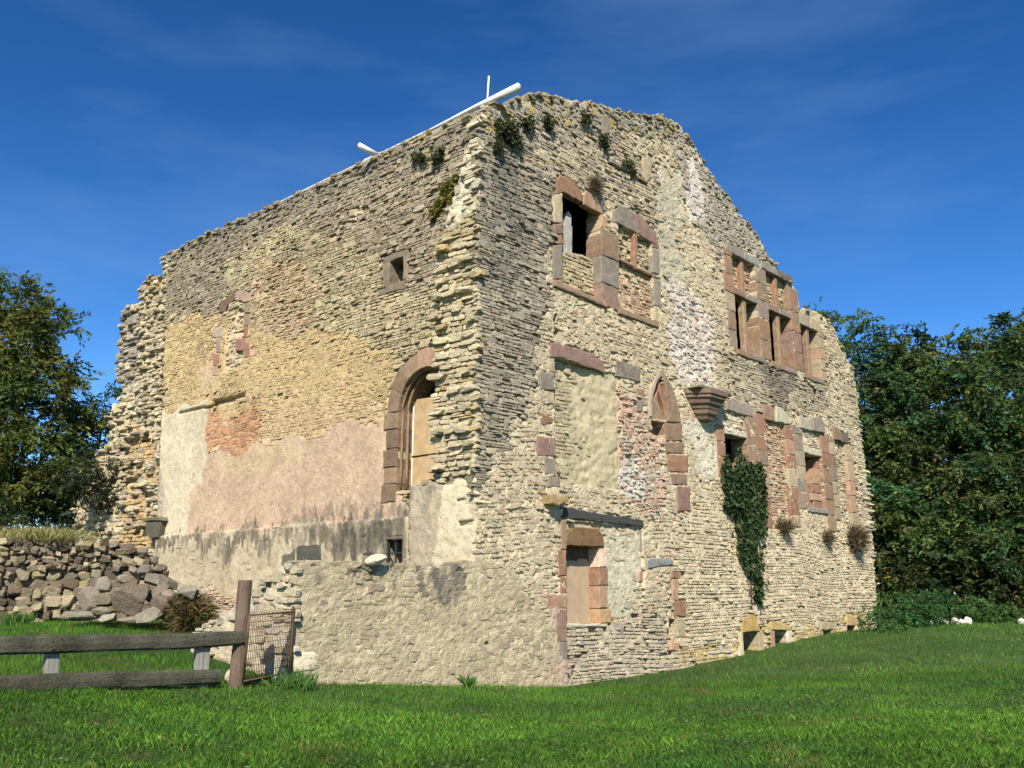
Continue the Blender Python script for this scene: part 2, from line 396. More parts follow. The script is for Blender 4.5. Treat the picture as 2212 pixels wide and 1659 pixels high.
def add_stones(fr, parent, stones, zones, off=0.0, extra=None, colours=None, prot_scale=1.0, register=True, name='coursed_stones', jit=.16, rot=.07, fs=.87):
    u, z, l, h, idx = stones
    if len(u) == 0: return
    if extra is not None: off = off + extra(u, z)
    p = np.clip(zones.get('prot', idx) * (.5 + rng.random(len(u))) * prot_scale, .006, .5)
    spike = rng.random(len(u)) < zones.get('spike', idx); p = np.where(spike, p + .015 + .035 * rng.random(len(u)), p)
    dep = zones.get('depth', idx)
    V = stone_geo(fr, u, z, l, h, p + np.minimum(dep, 0) * .15, off, jit=jit, rot=rot, fs=fs)
    base = np.array([d['stone'] for d in zones.z])[idx]
    var = zones.get('var', idx)
    c = base * (1 + (rng.random((len(u), 1)) - .5) * 2 * var[:, None]) * (1 + (rng.random((len(u), 3)) - .5) * .035)
    odd = rng.random(len(u)); oc = np.array([d.get('odd', (.4, .25, .18)) for d in zones.z])[idx]
    c = np.where((odd < zones.get('oddp', idx))[:, None], oc * (.8 + .4 * rng.random((len(u), 1))), c)
    c = c * (1 + .3 * fbm(u * .8, z * .8, 77, 3)[:, None])
    c = stain(fr, u, z, c); c = np.clip(c, .01, .85)
    if register:
        d = V[:, 24]; dist = np.hypot(d[:, 0], d[:, 1]); facing = abs((d[:, :2] / dist[:, None]) @ fr.n)
        size = l * h * facing / dist ** 2
        vis = np.array([FRONT(fr, a, b) for a, b in zip(u, z)]) if FRONT else np.ones(len(u), bool)
        ALL_STONES.append([size * vis, V, c, parent])
    else: flush_stones(V, c, parent, name)
FRONT = None
def flush_stones(V, c, parent, name):
    n = len(V)
    if not n: return
    F = (STONE_T[None] + (np.arange(n) * 25)[:, None, None]).reshape(-1, 3)
    o = mesh_np(name, V.reshape(-1, 3), F, M_STONE, parent, np.repeat(c, 25, 0)); tag(o, kind='stuff'); return o
def finish_stones(top=300):
    allsz = np.concatenate([a[0] for a in ALL_STONES]); cut = np.sort(allsz)[::-1][min(top, len(allsz) - 1)]
    by = {}
    for sz, V, c, par in ALL_STONES:
        big = sz > cut
        for i in np.nonzero(big)[0]:
            mesh_np('stone', V[i], STONE_T, M_STONE, par, np.repeat(c[i][None], 25, 0))
        by.setdefault(par.name, [par, [], []]); by[par.name][1].append(V[~big]); by[par.name][2].append(c[~big])
    for par, Vs, cs in by.values(): flush_stones(np.concatenate(Vs), np.concatenate(cs), par, 'coursed_stones')

def area2(p): return sum(p[i][0] * p[(i + 1) % len(p)][1] - p[(i + 1) % len(p)][0] * p[i][1] for i in range(len(p)))
BLOCKS = {}
def blk(name, fr, poly, of, ob, col, parent, bev=.02, sub=.13, wob=.014, mat=None):
    """one dressed block: outline in wall coordinates, worn edges, from depth ob to of"""
    if of > -.08: BLOCKS.setdefault(id(fr), []).append(list(poly))
    if area2(poly) < 0: poly = poly[::-1]
    pts = []
    for i in range(len(poly)):
        a = np.array(poly[i]); b = np.array(poly[(i + 1) % len(poly)]); k = max(1, int(np.hypot(*(b - a)) / sub))
        for j in range(k): pts.append(a + (b - a) * j / k + (rng.random(2) - .5) * 2 * (wob if j else wob * .4))
    pts = np.array(pts); n = len(pts); cen = pts.mean(0)
    nxt = np.roll(pts, -1, 0); prv = np.roll(pts, 1, 0); t = nxt - prv; t /= np.maximum(np.hypot(t[:, 0], t[:, 1])[:, None], 1e-6)
    inn = pts + np.stack([-t[:, 1], t[:, 0]], 1) * bev
    ofj = of + (rng.random(n) - .5) * .012
    V = np.concatenate([fr.P(pts[:, 0], pts[:, 1], np.full(n, ob)), fr.P(pts[:, 0], pts[:, 1], np.full(n, of - bev * .8)), fr.P(inn[:, 0], inn[:, 1], ofj), fr.P([cen[0]], [cen[1]], [of + .004])])
    F = []
    for k in range(n):
        m = (k + 1) % n
        F += [(k, m, n + m, n + k), (n + k, n + m, 2 * n + m, 2 * n + k)]
    # front: fan for roughly convex outlines
    for k in range(n): F.append((2 * n + k, 2 * n + (k + 1) % n, 3 * n))
    c = np.clip(np.array(col) * (1 + (rng.random() - .5) * .22), .01, .9)
    return mesh_np(name, V, F, mat or M_BLOCK, parent, c)
def rect(u0, u1, z0, z1, w=.012):
    j = lambda: random.uniform(-w, w)
    return [(u0 + j(), z0 + j()), (u1 + j(), z0 + j()), (u1 + j(), z1 + j()), (u0 + j(), z1 + j())]
RED = (.265, .150, .092); BROWN = (.25, .168, .108); PINK = (.36, .225, .145); GREY = (.225, .19, .15); TAN = (.36, .29, .185); DARK = (.12, .10, .08); MAUVE = (.235, .148, .115)
def stack(name, fr, u0, u1, z0, z1, of, ob, parent, cols, hmin=.3, hmax=.5, ragl=0, ragr=0):
    """a pier or jamb made of single blocks"""
    z = z0; main = cols[0]
    while z < z1 - .05:
        h = min(random.uniform(hmin, hmax) * 1.2, z1 - z)
        if z1 - z - h < .12: h = z1 - z
        a = u0 - random.uniform(0, ragl) - .025; b = u1 + random.uniform(0, ragr) + .025
        blk(name, fr, rect(a, b, z + .006, z + h - .006, .006), max(of, .016) + random.uniform(-.006, .008), min(ob, -.5), tuple(.45 * a_ + .55 * b_ for a_, b_ in zip(main, random.choice(cols))) if random.random() < .8 else random.choice(cols), parent)
        z += h
# ------------------------------------------------------------------ gable wall (right face)
Zd = dict(rub=1, stone=(.535, .445, .295), mort=(.53, .44, .29), depth=-.009, keep=.82, prot=.014, rough=2.3, var=.17, oddp=.05, odd=(.50, .35, .23), spike=.04)
zR = Zones(Zd, .45, 3)
topR = [(1035, 243), (1062, 240), (1085, 232), (1100, 222), (1125, 212), (1150, 205), (1175, 206), (1200, 208), (1225, 214), (1250, 222), (1275, 223), (1300, 226), (1325, 236), (1350, 245), (1375, 249), (1400, 251), (1430, 252), (1455, 263), (1475, 285), (1488, 304), (1500, 322), (1530, 365), (1560, 415), (1580, 438), (1600, 465), (1640, 520), (1665, 562), (1680, 582), (1700, 600), (1712, 612)]
topU = FR.poly(topR)
outR = [(-4.05, -.7), (19.0, -.7), (19.02, 1.0), (19.0, 2.2), (19.12, 3.0), (19.2, 3.9), (19.12, 4.4), (19.3, 4.6), (19.3, 5.0), (19.05, 5.2), (19.1, 5.9), (19.2, 6.1), (19.05, 6.4), (19.0, 7.6), (19.02, 8.8), (18.85, 9.6), (18.2, 10.2), (17.6, 10.9), (17.19, 11.16), (16.66, 11.27), (15.3, 11.18), (14.96, 11.0), (14.93, 11.7)] + topU[::-1] + [(0.0, 12.2), (0.0, 2.22), (-.35, 2.2), (-.6, 2.08), (-1.6, 2.12), (-2.6, 2.10), (-4.05, 2.12)]
def band(top, d): return top + [(u, z - d) for u, z in top[::-1]]
# weathered top band, grey corner, patches
zR.add(RP(ident, (1028, 245), (1060, 240), (1340, 240), (1330, 330), (1270, 380), (1215, 420), (1190, 560), (1185, 640), (1165, 720), (1150, 830), (1120, 920), (1075, 1000), (1040, 1060), (1018, 1060)), stone=(.36, .305, .225), mort=(.22, .175, .115), depth=-.042, keep=.97, prot=.024, var=.2, oddp=.10, odd=(.27, .245, .18), spike=.12, rub=0)
zR.add(RP(ident, (1060, 330), (1110, 330), (1140, 500), (1120, 640), (1070, 640), (1050, 480)), stone=(.29, .25, .19), mort=(.14, .115, .08), depth=-.055, keep=.97, prot=.024, var=.22, oddp=.2, odd=(.21, .195, .145), spike=.12, rub=0)
zR.add(RP(ident, (1120, 330), (1290, 300), (1420, 330), (1480, 520), (1420, 520), (1300, 420), (1200, 400)), stone=(.46, .385, .26), mort=(.32, .255, .165), depth=-.036, keep=.95, prot=.024, var=.16, oddp=.06, odd=(.36, .30, .26), spike=.10, rub=0)
zR.add(band(topU, .75), stone=(.32, .285, .215), mort=(.30, .265, .19), depth=-.01, keep=.7, prot=.035, rough=3.2, var=.2, oddp=.12, odd=(.42, .31, .10), spike=.1)
zR.add(RP(ident, (1440, 250), (1480, 290), (1600, 465), (1660, 560), (1600, 530), (1560, 560), (1500, 470), (1460, 380)), stone=(.40, .35, .275), mort=(.40, .345, .25), depth=-.015, keep=.85, prot=.024, rough=2.5, var=.17, oddp=.05, odd=(.45, .36, .2), spike=.06)
zR.add(RP(ident, (1470, 340), (1505, 360), (1520, 470), (1490, 470)), stone=(.56, .49, .42), mort=(.58, .50, .43), depth=0., keep=.25, prot=.02, rough=1.4)
zR.add(RP(ident, (1440, 640), (1475, 620), (1530, 700), (1550, 830), (1470, 830), (1440, 740)), stone=(.58, .50, .415), mort=(.60, .52, .435), depth=-.012, keep=.6, prot=.02, rough=1.8)
zR.add(RP(ident, (1425, 370), (1470, 380), (1480, 620), (1430, 640), (1420, 520)), stone=(.46, .41, .30), mort=(.47, .415, .29), depth=0, keep=.15, prot=.014, rough=1.3)
zR.add(RP(ident, (1280, 800), (1340, 830), (1385, 860), (1420, 930), (1440, 1080), (1400, 1110), (1290, 1060), (1285, 960)), stone=(.50, .345, .245), mort=(.52, .38, .27), depth=-.02, keep=.85, prot=.028, rough=2., var=.2, oddp=.18, odd=(.50, .45, .34), spike=.08)
zR.add(RP(ident, (1320, 1010), (1380, 1000), (1400, 1080), (1330, 1090)), stone=(.60, .54, .45), mort=(.58, .51, .41), depth=-.02, keep=.8, prot=.024, var=.15)
zR.add(RP(ident, (1470, 900), (1560, 940), (1560, 1030), (1500, 1000)), stone=(.56, .50, .38), mort=(.58, .51, .38), depth=0, keep=.25, prot=.014, rough=1.0)
zR.add(RP(ident, (1500, 1090), (1560, 1120), (1600, 1240), (1640, 1330), (1660, 1160), (1730, 1150), (1890, 1180), (1900, 1400), (1440, 1480), (1460, 1180)), stone=(.57, .475, .315), mort=(.42, .335, .21), depth=-.029, keep=.97, prot=.024, var=.14, oddp=.06, odd=(.50, .40, .26), spike=.05, rub=0)
zR.add(RP(ident, (1740, 700), (1900, 820), (1910, 1180), (1860, 1180), (1790, 860), (1740, 830)), stone=(.54, .455, .30), mort=(.36, .285, .18), depth=-.034, keep=.97, prot=.024, var=.16, oddp=.06, odd=(.42, .38, .32), spike=.12, rub=0)
zR.add(RP(ident, (1560, 765), (1660, 790), (1740, 830), (1790, 850), (1800, 920), (1720, 900), (1640, 890), (1580, 850)), stone=(.44, .37, .25), mort=(.21, .17, .11), depth=-.055, keep=.95, prot=.024, var=.2, oddp=.05, odd=(.35, .30, .26), spike=.06, rub=0)
zR.add(RP(ident, (1635, 780), (1700, 800), (1720, 830), (1690, 910), (1660, 870)), stone=(.27, .225, .17), mort=(.14, .115, .08), depth=-.055, keep=.95, prot=.024, var=.22, rub=0)
zR.add(RP(ident, (600, 1200), (1010, 1205), (1090, 1230), (1150, 1300), (1210, 1330), (1215, 1520), (600, 1500)), stone=(.43, .355, .225), mort=(.47, .39, .25), depth=.004, keep=.55, prot=.010, rough=1.3, var=.12, oddp=.06, odd=(.42, .33, .24), spike=0)
zR.add(RP(ident, (1195, 1290), (1225, 1280), (1226, 1480), (1195, 1480)), stone=(.47, .345, .255), mort=(.48, .36, .265), depth=.004, keep=.3, prot=.012, rough=1.2)
zR.add(RP(ident, (1228, 1345), (1300, 1350), (1440, 1320), (1445, 1470), (1228, 1480)), stone=(.52, .435, .30), mort=(.28, .22, .14), depth=-.05, keep=.98, prot=.024, var=.16, oddp=.12, odd=(.40, .34, .29), rub=0)
zR.add(RP(ident, (1228, 1140), (1385, 1145), (1380, 1330), (1310, 1330), (1310, 1150)), stone=(.50, .44, .31), mort=(.53, .47, .34), depth=0, keep=.2, prot=.012, rough=1.0)
zR.add(RP(ident, (1480, 1400), (1620, 1375), (1860, 1335), (1885, 1370), (1480, 1460)), stone=(.52, .40, .19), mort=(.42, .33, .18), depth=-.04, keep=.95, prot=.024, var=.2, oddp=.2, odd=(.55, .49, .37), rub=0)

bayR = boxp(2.755, 5.62, -1, 3.2)
def extraR(U, Z):
    return -.075 * inpoly(U, Z, bayR)
W1 = boxp(2.8, 4.3, 8.8, 11.42)
W2 = RP(cD, (714, 556), (1046, 745), (1070, 1512), (728, 1402))
W3 = boxp(2.45, 4.75, 4.05, 6.93)
LAN = [(6.17, 6.03), (7.12, 6.07), (7.08, 6.45), (6.93, 6.9), (6.69, 7.27), (6.45, 6.95), (6.24, 6.5)]
LANH = [(6.2, 5.6), (6.72, 5.55), (6.74, 5.98), (6.2, 6.0)]
c5 = [(10.68, 12.14), (12.77, 14.31), (14.9, 16.24)]
W5 = [boxp(a, b, 8.78, 10.66) for a, b in c5]; W5U = [boxp(a, b, 10.78, 11.9) for a, b in c5[:2]]
W6 = [boxp(9.65, 10.95, 3.9, 6.1), boxp(9.65, 10.95, 6.2, 6.78), boxp(12.05, 13.3, 3.5, 6.83), boxp(14.45, 15.85, 6.25, 6.86), boxp(14.45, 15.75, 4.3, 6.08), boxp(16.74, 17.62, 3.9, 6.76)]
DO = boxp(2.77, 4.02, .92, 2.65)
BW = [boxp(10.04, 10.86, -.3, .56), boxp(11.78, 12.5, -.3, .56), boxp(14.78, 15.40, -.3, .49), boxp(16.5, 17.12, -.3, .58)]
CRK = RP(ident, (1440, 1440), (1448, 1395), (1441, 1375), (1448, 1340), (1462, 1333), (1458, 1352), (1450, 1372), (1456, 1395), (1452, 1440))
CR2 = RP(ident, (1196, 678), (1205, 676), (1207, 722), (1199, 730))
NICH = RP(ident, (1408, 1224), (1446, 1222), (1440, 1216), (1428, 1213), (1416, 1215))
holesR = [W1, W2, W3, LAN, LANH] + W5 + W5U + W6 + [DO] + BW + [CRK, CR2, NICH]
def fr_b(*a): return a
STAINS[id(FR)] = [
    (RP(ident, (630, 1205), (1010, 1205), (1010, 1232), (980, 1240), (900, 1235), (630, 1225)), .85, (.12, .105, .08), 1),
    (RP(ident, (928, 1215), (1000, 1205), (985, 1300), (965, 1340), (935, 1300)), .9, (.16, .14, .115), 2),
    (RP(ident, (1640, 775), (1720, 805), (1700, 850), (1650, 830)), .45, (.15, .13, .11), 4),
    (RP(ident, (1735, 820), (1785, 835), (1780, 870), (1740, 860)), .45, (.17, .16, .13), 5),
    (RP(ident, (1055, 300), (1110, 310), (1120, 420), (1105, 480), (1060, 380)), .45, (.13, .14, .12), 6),
]
gable = wall('gable_wall', FR, outR, holesR, zR, house, g=.042, skirt=.46, seed=11, extra=extraR, smooth=False)
gable['label'] = 'gable wall of coursed rubble with rounded broken top'

# ------------------------------------------------------------------ side wall (left face)
Zl = dict(stone=(.45, .375, .225), mort=(.36, .29, .17), depth=-.03, keep=.93, prot=.024, rough=1.4, var=.16, oddp=.05, odd=(.48, .34, .22), spike=.05)
zL = Zones(Zl, .3, 20)
outL = [(.12, .0), (13.2, .0), (13.25, 3.3), (13.5, 5.5), (13.6, 7.2), (13.9, 9.5), (14.15, 11.2), (14.3, 12.66), (12.6, 12.62), (10.8, 12.66), (8.0, 12.6), (6.3, 12.63), (3.5, 12.68), (.5, 12.66), (.12, 12.7)]
zL.add(LP(ident, (360, 540), (1065, 220), (1065, 500), (990, 620), (900, 640), (830, 560), (700, 500), (600, 500), (500, 560), (400, 660), (365, 660)), stone=(.36, .292, .197), mort=(.19, .15, .095), depth=-.045, keep=.96, prot=.024, var=.2, oddp=.06, odd=(.40, .345, .24), spike=.12)
zL.add(LP(ident, (365, 545), (1060, 225), (1060, 262), (690, 430), (500, 512), (370, 575)), stone=(.27, .23, .165), mort=(.23, .195, .13), depth=-.02, keep=.65, prot=.024, rough=3.0, var=.2, oddp=.1, odd=(.42, .33, .13))
zL.add(LP(ident, (370, 600), (480, 540), (500, 600), (470, 690), (372, 690)), stone=(.34, .285, .20), mort=(.17, .14, .095), depth=-.06, keep=.95, prot=.026, var=.18)
zL.add(LP(ident, (600, 520), (700, 520), (790, 600), (800, 680), (640, 640), (560, 640)), stone=(.40, .335, .205), mort=(.20, .165, .10), depth=-.06, keep=.95, prot=.026, var=.16)
zL.add(LP(ident, (355, 700), (470, 680), (560, 700), (700, 700), (840, 760), (860, 840), (840, 940), (450, 975), (355, 880)), stone=(.49, .365, .185), mort=(.49, .365, .185), depth=-.004, keep=.85, prot=.012, rough=1.3, var=.13, oddp=.07, odd=(.50, .34, .22), spike=.03, rub=1)
zL.add(LP(ident, (550, 560), (660, 560), (700, 640), (640, 740), (540, 720)), stone=(.46, .35, .205), mort=(.38, .285, .165), depth=-.025, keep=.9, prot=.02, rough=1.5, var=.18, oddp=.15, odd=(.52, .36, .25))
zL.add(LP(ident, (448, 890), (540, 880), (580, 940), (545, 970), (448, 972)), stone=(.50, .275, .15), mort=(.48, .28, .155), depth=-.004, keep=.8, prot=.012, rough=1.2, var=.12, oddp=.1, odd=(.55, .42, .28), spike=0, rub=1)
zL.add(LP(ident, (560, 860), (840, 860), (840, 930), (560, 965)), stone=(.50, .365, .20), mort=(.50, .365, .205), depth=-.004, keep=.75, prot=.014, rough=1.2, var=.12, oddp=.1, odd=(.58, .40, .27), spike=0, rub=1)
zL.add(LP(ident, (450, 975), (700, 945), (700, 925), (838, 920), (838, 1050), (880, 1085), (880, 1120), (360, 1160), (420, 1060)), stone=(.47, .335, .225), mort=(.485, .345, .235), depth=.006, keep=.0, prot=.01, rough=.45)
zL.add(LP(ident, (480, 980), (640, 960), (640, 1010), (480, 1040)), stone=(.47, .35, .22), mort=(.48, .36, .22), depth=.006, keep=.0, prot=.01, rough=.5)
zL.add(LP(ident, (340, 900), (352, 884), (450, 870), (448, 975), (440, 1060), (415, 1080), (400, 1158), (336, 1160)), stone=(.53, .45, .31), mort=(.55, .465, .32), depth=.012, keep=.0, prot=.01, rough=.4)
zL.add(LP(ident, (430, 790), (465, 780), (470, 840), (420, 850)), mort=(.47, .35, .21), stone=(.5, .4, .3), depth=.006, keep=0, prot=.01, rough=.5)
zL.add(LP(ident, (345, 1158), (885, 1112), (885, 1350), (345, 1350)), stone=(.43, .35, .235), mort=(.46, .375, .25), depth=.0, keep=.05, prot=.012, rough=.8, spike=0)
zL.add(LP(ident, (300, 960), (346, 940), (346, 1120), (300, 1140)), mort=(.44, .36, .27), stone=(.4, .35, .27), depth=0, keep=.1, prot=.015, rough=1.)
zL.add(LP(ident, (440, 1285), (525, 1280), (525, 1350), (440, 1350)), stone=(.50, .38, .26), mort=(.35, .27, .19), depth=-.03, keep=1, prot=.04)
SW = boxp(2.80, 3.30, 8.93, 9.57)
ACEN, AR_, ASP = 1.95, .88, 5.72
arch = [(ACEN + AR_, 3.85), (ACEN + AR_, ASP)] + [(ACEN + AR_ * math.cos(a), ASP + AR_ * 1.08 * math.sin(a)) for a in np.linspace(0, math.pi, 13)[1:-1]] + [(ACEN - AR_, ASP), (ACEN - AR_, 3.85)]
SLOT = LP(ident, (385, 897), (388, 888), (430, 879), (455, 874), (458, 864), (500, 856), (530, 846), (531, 858), (490, 870), (462, 880), (430, 886))
GRT = boxp(2.40, 2.96, 2.24, 2.82)
HOLE1 = LP(ident, (868, 692), (882, 690), (881, 708), (872, 706)); HOLE2 = LP(ident, (894, 638), (906, 636), (903, 650), (895, 650))
def extraL(U, Z):
    e = .13 * (Z < 3.27 + .04 * (vnoise(U * 4, Z * 0, 5) - .5)) * (U < 13.1)
    e = e - .10 * inpoly(U, Z, NIW)
    return e
NIW = [(10.35, 7.9), (9.45, 7.9), (9.35, 9.3), (9.5, 9.62), (9.9, 9.75), (10.2, 9.5), (10.4, 9.2)]
STAINS[id(FL)] = [
    (LP(ident, (345, 1157), (640, 1134), (885, 1108), (885, 1215), (740, 1215), (700, 1185), (600, 1180), (500, 1200), (420, 1180), (345, 1180)), .85, (.095, .085, .06), 8),
    (LP(ident, (620, 1110), (885, 1085), (885, 1130), (640, 1140)), .7, (.13, .115, .085), 9),
    (LP(ident, (725, 1150), (860, 1140), (860, 1200), (735, 1205)), .8, (.05, .052, .042), 10),
    (LP(ident, (365, 552), (700, 400), (1040, 240), (1040, 300), (900, 380), (700, 470), (560, 500), (480, 560), (380, 610)), .35, (.17, .15, .125), 12),
    (LP(ident, (345, 1280), (560, 1270), (560, 1350), (345, 1350)), .35, (.58, .42, .31), 14),
]
side = wall('side_wall', FL, outL, [SW, arch, SLOT, GRT, HOLE1, HOLE2], zL, house, g=.045, skirt=.85, seed=51, extra=extraL)
side['label'] = 'side wall of weathered rubble above pink and white plaster'

# ------------------------------------------------------------------ torn end of the gable wall at the corner (toothing)
zE = Zones(dict(stone=(.50, .42, .265), mort=(.24, .19, .115), depth=-.06, keep=.97, prot=.05, rough=3., var=.2, oddp=.06, odd=(.45, .34, .16), spike=.22), .25, 33)
outE = [(0, 2.1), (1.87, 2.1), (1.9, 3.9), (1.2, 3.94), (1.2, 7.4), (1.27, 9.3), (.85, 10.2), (.5, 11.3), (.25, 11.8), (.12, 12.25), (0, 12.25)]
zE.add([(-.2, 9.6), (1.4, 9.2), (.9, 10.3), (.5, 11.5), (-.2, 12.5)], stone=(.54, .47, .33), mort=(.57, .50, .36), depth=.0, keep=.35, prot=.05, rough=5., spike=.2, oddp=.12, odd=(.34, .23, .08))
zE.add([(-.3, 9.0), (1.4, 9.0), (1.4, 9.6), (-.3, 9.9)], stone=(.42, .345, .20), mort=(.28, .22, .13), depth=-.05, keep=.95, prot=.06, rough=3., spike=.3, oddp=.12, odd=(.35, .23, .07))
zE.add([(-.5, 1.8), (2.3, 1.8), (2.3, 3.95), (-.5, 3.95)], stone=(.60, .54, .40), mort=(.58, .49, .33), depth=.01, keep=.0, prot=.02, rough=1.3, spike=0)
zE.add([(.95, 1.8), (2.3, 1.8), (2.3, 3.95), (.95, 3.95)], stone=(.60, .54, .40), mort=(.42, .345, .235), depth=.01, keep=.0, prot=.02, rough=1.2, spike=0)
STAINS[id(FE)] = [([(1.0, 3.55), (2.3, 3.5), (2.3, 4.2), (.95, 4.2)], .6, (.18, .165, .14), 21), ([(1.2, 2.9), (2.2, 3.0), (2.2, 3.6), (1.3, 3.6)], .35, (.25, .23, .19), 22)]
HE = [boxp(.05, .45, 2.93, 3.04), boxp(.25, .5, 3.45, 3.5)]
stub = wall('torn_wall_end', FE, outE, HE, zE, house, g=.05, skirt=.75, seed=71, amp=.012)
stub['label'] = 'torn ragged end of the gable wall with projecting bond stones'

# ------------------------------------------------------------------ torn left remains of the side wall
zT = Zones(dict(stone=(.48, .405, .265), mort=(.22, .175, .11), depth=-.10, keep=.95, prot=.11, rough=6., var=.22, oddp=.05, odd=(.35, .30, .24), spike=.35), .2, 44)
outT = FL.poly([(372, 548), (358, 560), (358, 600), (345, 600), (320, 598), (308, 622), (302, 650), (275, 664), (266, 682), (268, 720), (262, 765), (257, 800), (277, 838), (252, 880), (240, 902), (243, 945), (216, 985), (203, 1010), (188, 1050), (160, 1100), (172, 1175), (175, 1300), (352, 1300), (352, 800)], -.2)
zT.add(FL.poly([(290, 590), (350, 590), (345, 640), (300, 650)], -.2), stone=(.40, .28, .12), mort=(.36, .28, .14), keep=.9, prot=.06, rough=4, spike=.2)
zT.add(FL.poly([(262, 680), (300, 660), (310, 740), (300, 830), (255, 830)], -.2), stone=(.30, .26, .21), mort=(.17, .145, .11))
zT.add(FL.poly([(180, 1010), (240, 900), (345, 900), (345, 1190), (150, 1190)], -.2), stone=(.48, .395, .245), mort=(.21, .165, .10), prot=.05, rough=2, spike=.08)
zT.add(FL.poly([(270, 930), (345, 930), (345, 1190), (260, 1190)], -.2), stone=(.48, .33, .165), mort=(.26, .185, .10), prot=.035, rough=2, spike=.05)
torn = wall('broken_wall_remains', FL, outT, [FL.poly([(296, 700), (312, 704), (310, 722), (298, 720)], -.2), FL.poly([(290, 756), (330, 742), (330, 755), (300, 770)], -.2), FL.poly([(275, 800), (300, 805), (296, 822), (280, 818)], -.2)], zT, house, g=.06, skirt=1.0, seed=91, off=-.2, amp=.014)
torn['label'] = 'ragged broken remains of wall core at the far left'

# ------------------------------------------------------------------ broken return of the low front wall, seen behind the gate
FW = Frame(C0 + dR * -4.03, dL, nL)
zW = Zones(dict(stone=(.50, .42, .285), mort=(.52, .44, .30), depth=-.01, keep=.5, prot=.04, rough=3.5, var=.15, oddp=.08, odd=(.52, .38, .28), spike=.15), .2, 61)
zW.add(boxp(-.3, .7, -.2, 1.2), stone=(.60, .53, .42), mort=(.58, .50, .36), depth=0, keep=.15, prot=.02, rough=1.5)
STAINS[id(FW)] = [([(0, 2.3), (.6, 1.85), (1.4, 1.45), (2.6, .9), (2.6, 1.3), (1.3, 1.95), (.6, 2.3)], .5, (.2, .18, .14), 31)]
ret = wall('low_wall_return', FW, [(0, -.3), (3.2, -.3), (3.2, .75), (2.5, .95), (2.1, 1.2), (1.5, 1.45), (1.2, 1.62), (.8, 1.7), (.55, 1.98), (.1, 2.1), (0, 2.12)], [], zW, house, g=.05, skirt=.6, seed=95)
# ------------------------------------------------------------------ infills and stones
def infill(name, fr, poly, depth, zone, parent=house, seed=0, stones=True, hmin=.07, hmax=.12, lmin=.10, lmax=.26, extra=None, grow=.06):
    cen = np.mean(poly, 0); big = [tuple(cen + (np.array(p) - cen) * (1 + grow / max(.2, np.hypot(*(np.array(p) - cen))))) for p in poly]
    zz = Zones(zone, .1, seed)
    o = wall(name, fr, big, [], zz, parent, g=.05, skirt=0, seed=seed, off=-depth, extra=extra)
    if stones:
        st = lay(fr, big, [], zz, seed, hmin, hmax, lmin, lmax, .02)
        add_stones(fr, o, st, zz, off=-depth, register=False, name='infill_rubble')
    return o
zi_tan = dict(stone=(.47, .39, .245), mort=(.25, .20, .12), depth=-.03, keep=.95, prot=.04, rough=2, var=.2, oddp=.05, odd=(.46, .34, .24), spike=.1)
zi_pale = dict(zi_tan, stone=(.56, .48, .33), mort=(.52, .44, .30), depth=-.015, prot=.03)
zi_pink = dict(zi_tan, stone=(.47, .32, .21), mort=(.45, .31, .205), depth=-.02, prot=.03, oddp=.25, odd=(.52, .43, .28))
zi_dark = dict(zi_tan, mort=(.30, .26, .2), stone=(.36, .31, .24))

win1 = infill('open_window', FR, RP(cD, (190, 850), (380, 840), (550, 900), (550, 1330), (170, 1160)), .30, zi_tan, seed=101, hmin=.08, hmax=.12)
win1['label'] = 'dark open window half filled with loose rubble'
blk('lintel', FR, RP(cD, (100, 130), (130, 85), (200, 80), (290, 130), (345, 230), (365, 300), (362, 345), (155, 240), (105, 262)), .012, -.14, RED, win1)
blk('lintel', FR, RP(cD, (372, 270), (400, 230), (470, 260), (540, 320), (565, 470), (372, 366)), .012, -.16, PINK, win1)
ys = [(262, 545, TAN, 70), (548, 655, MAUVE, 72), (660, 758, RED, 110), (762, 1105, GREY, 66), (1108, 1180, BROWN, 66)]
for a, b, c, xl in ys: blk('frame_stone', FR, RP(cD, (xl, a + 12), (156, a), (163, b), (xl, b)), .025, -.28, c, win1)
for a, b, c in [(600, 860, BROWN), (865, 1130, GREY), (1135, 1350, MAUVE)]:
    blk('frame_stone', FR, RP(cD, (545, a), (718, a + 75), (722, b + 75), (545, b)), .02, -.5, c, win1)
blk('frame_stone', FR, RP(cD, (542, 462), (600, 490), (610, 600), (545, 590)), .015, -.5, PINK, win1)
blk('sill', FR, RP(cD, (65, 1110), (170, 1160), (585, 1335), (590, 1395), (240, 1245), (65, 1175)), .07, -.3, BROWN, win1)
o = blk('wooden_prop', FR, RP(cD, (288, 840), (352, 860), (350, 545), (341, 540), (341, 440), (312, 392), (288, 430)), -.30, -.42, (.30, .29, .26), None, bev=.01, mat=M_WOOD)
tag(o, 'pale grey wooden post standing inside the dark upper window', 'post')

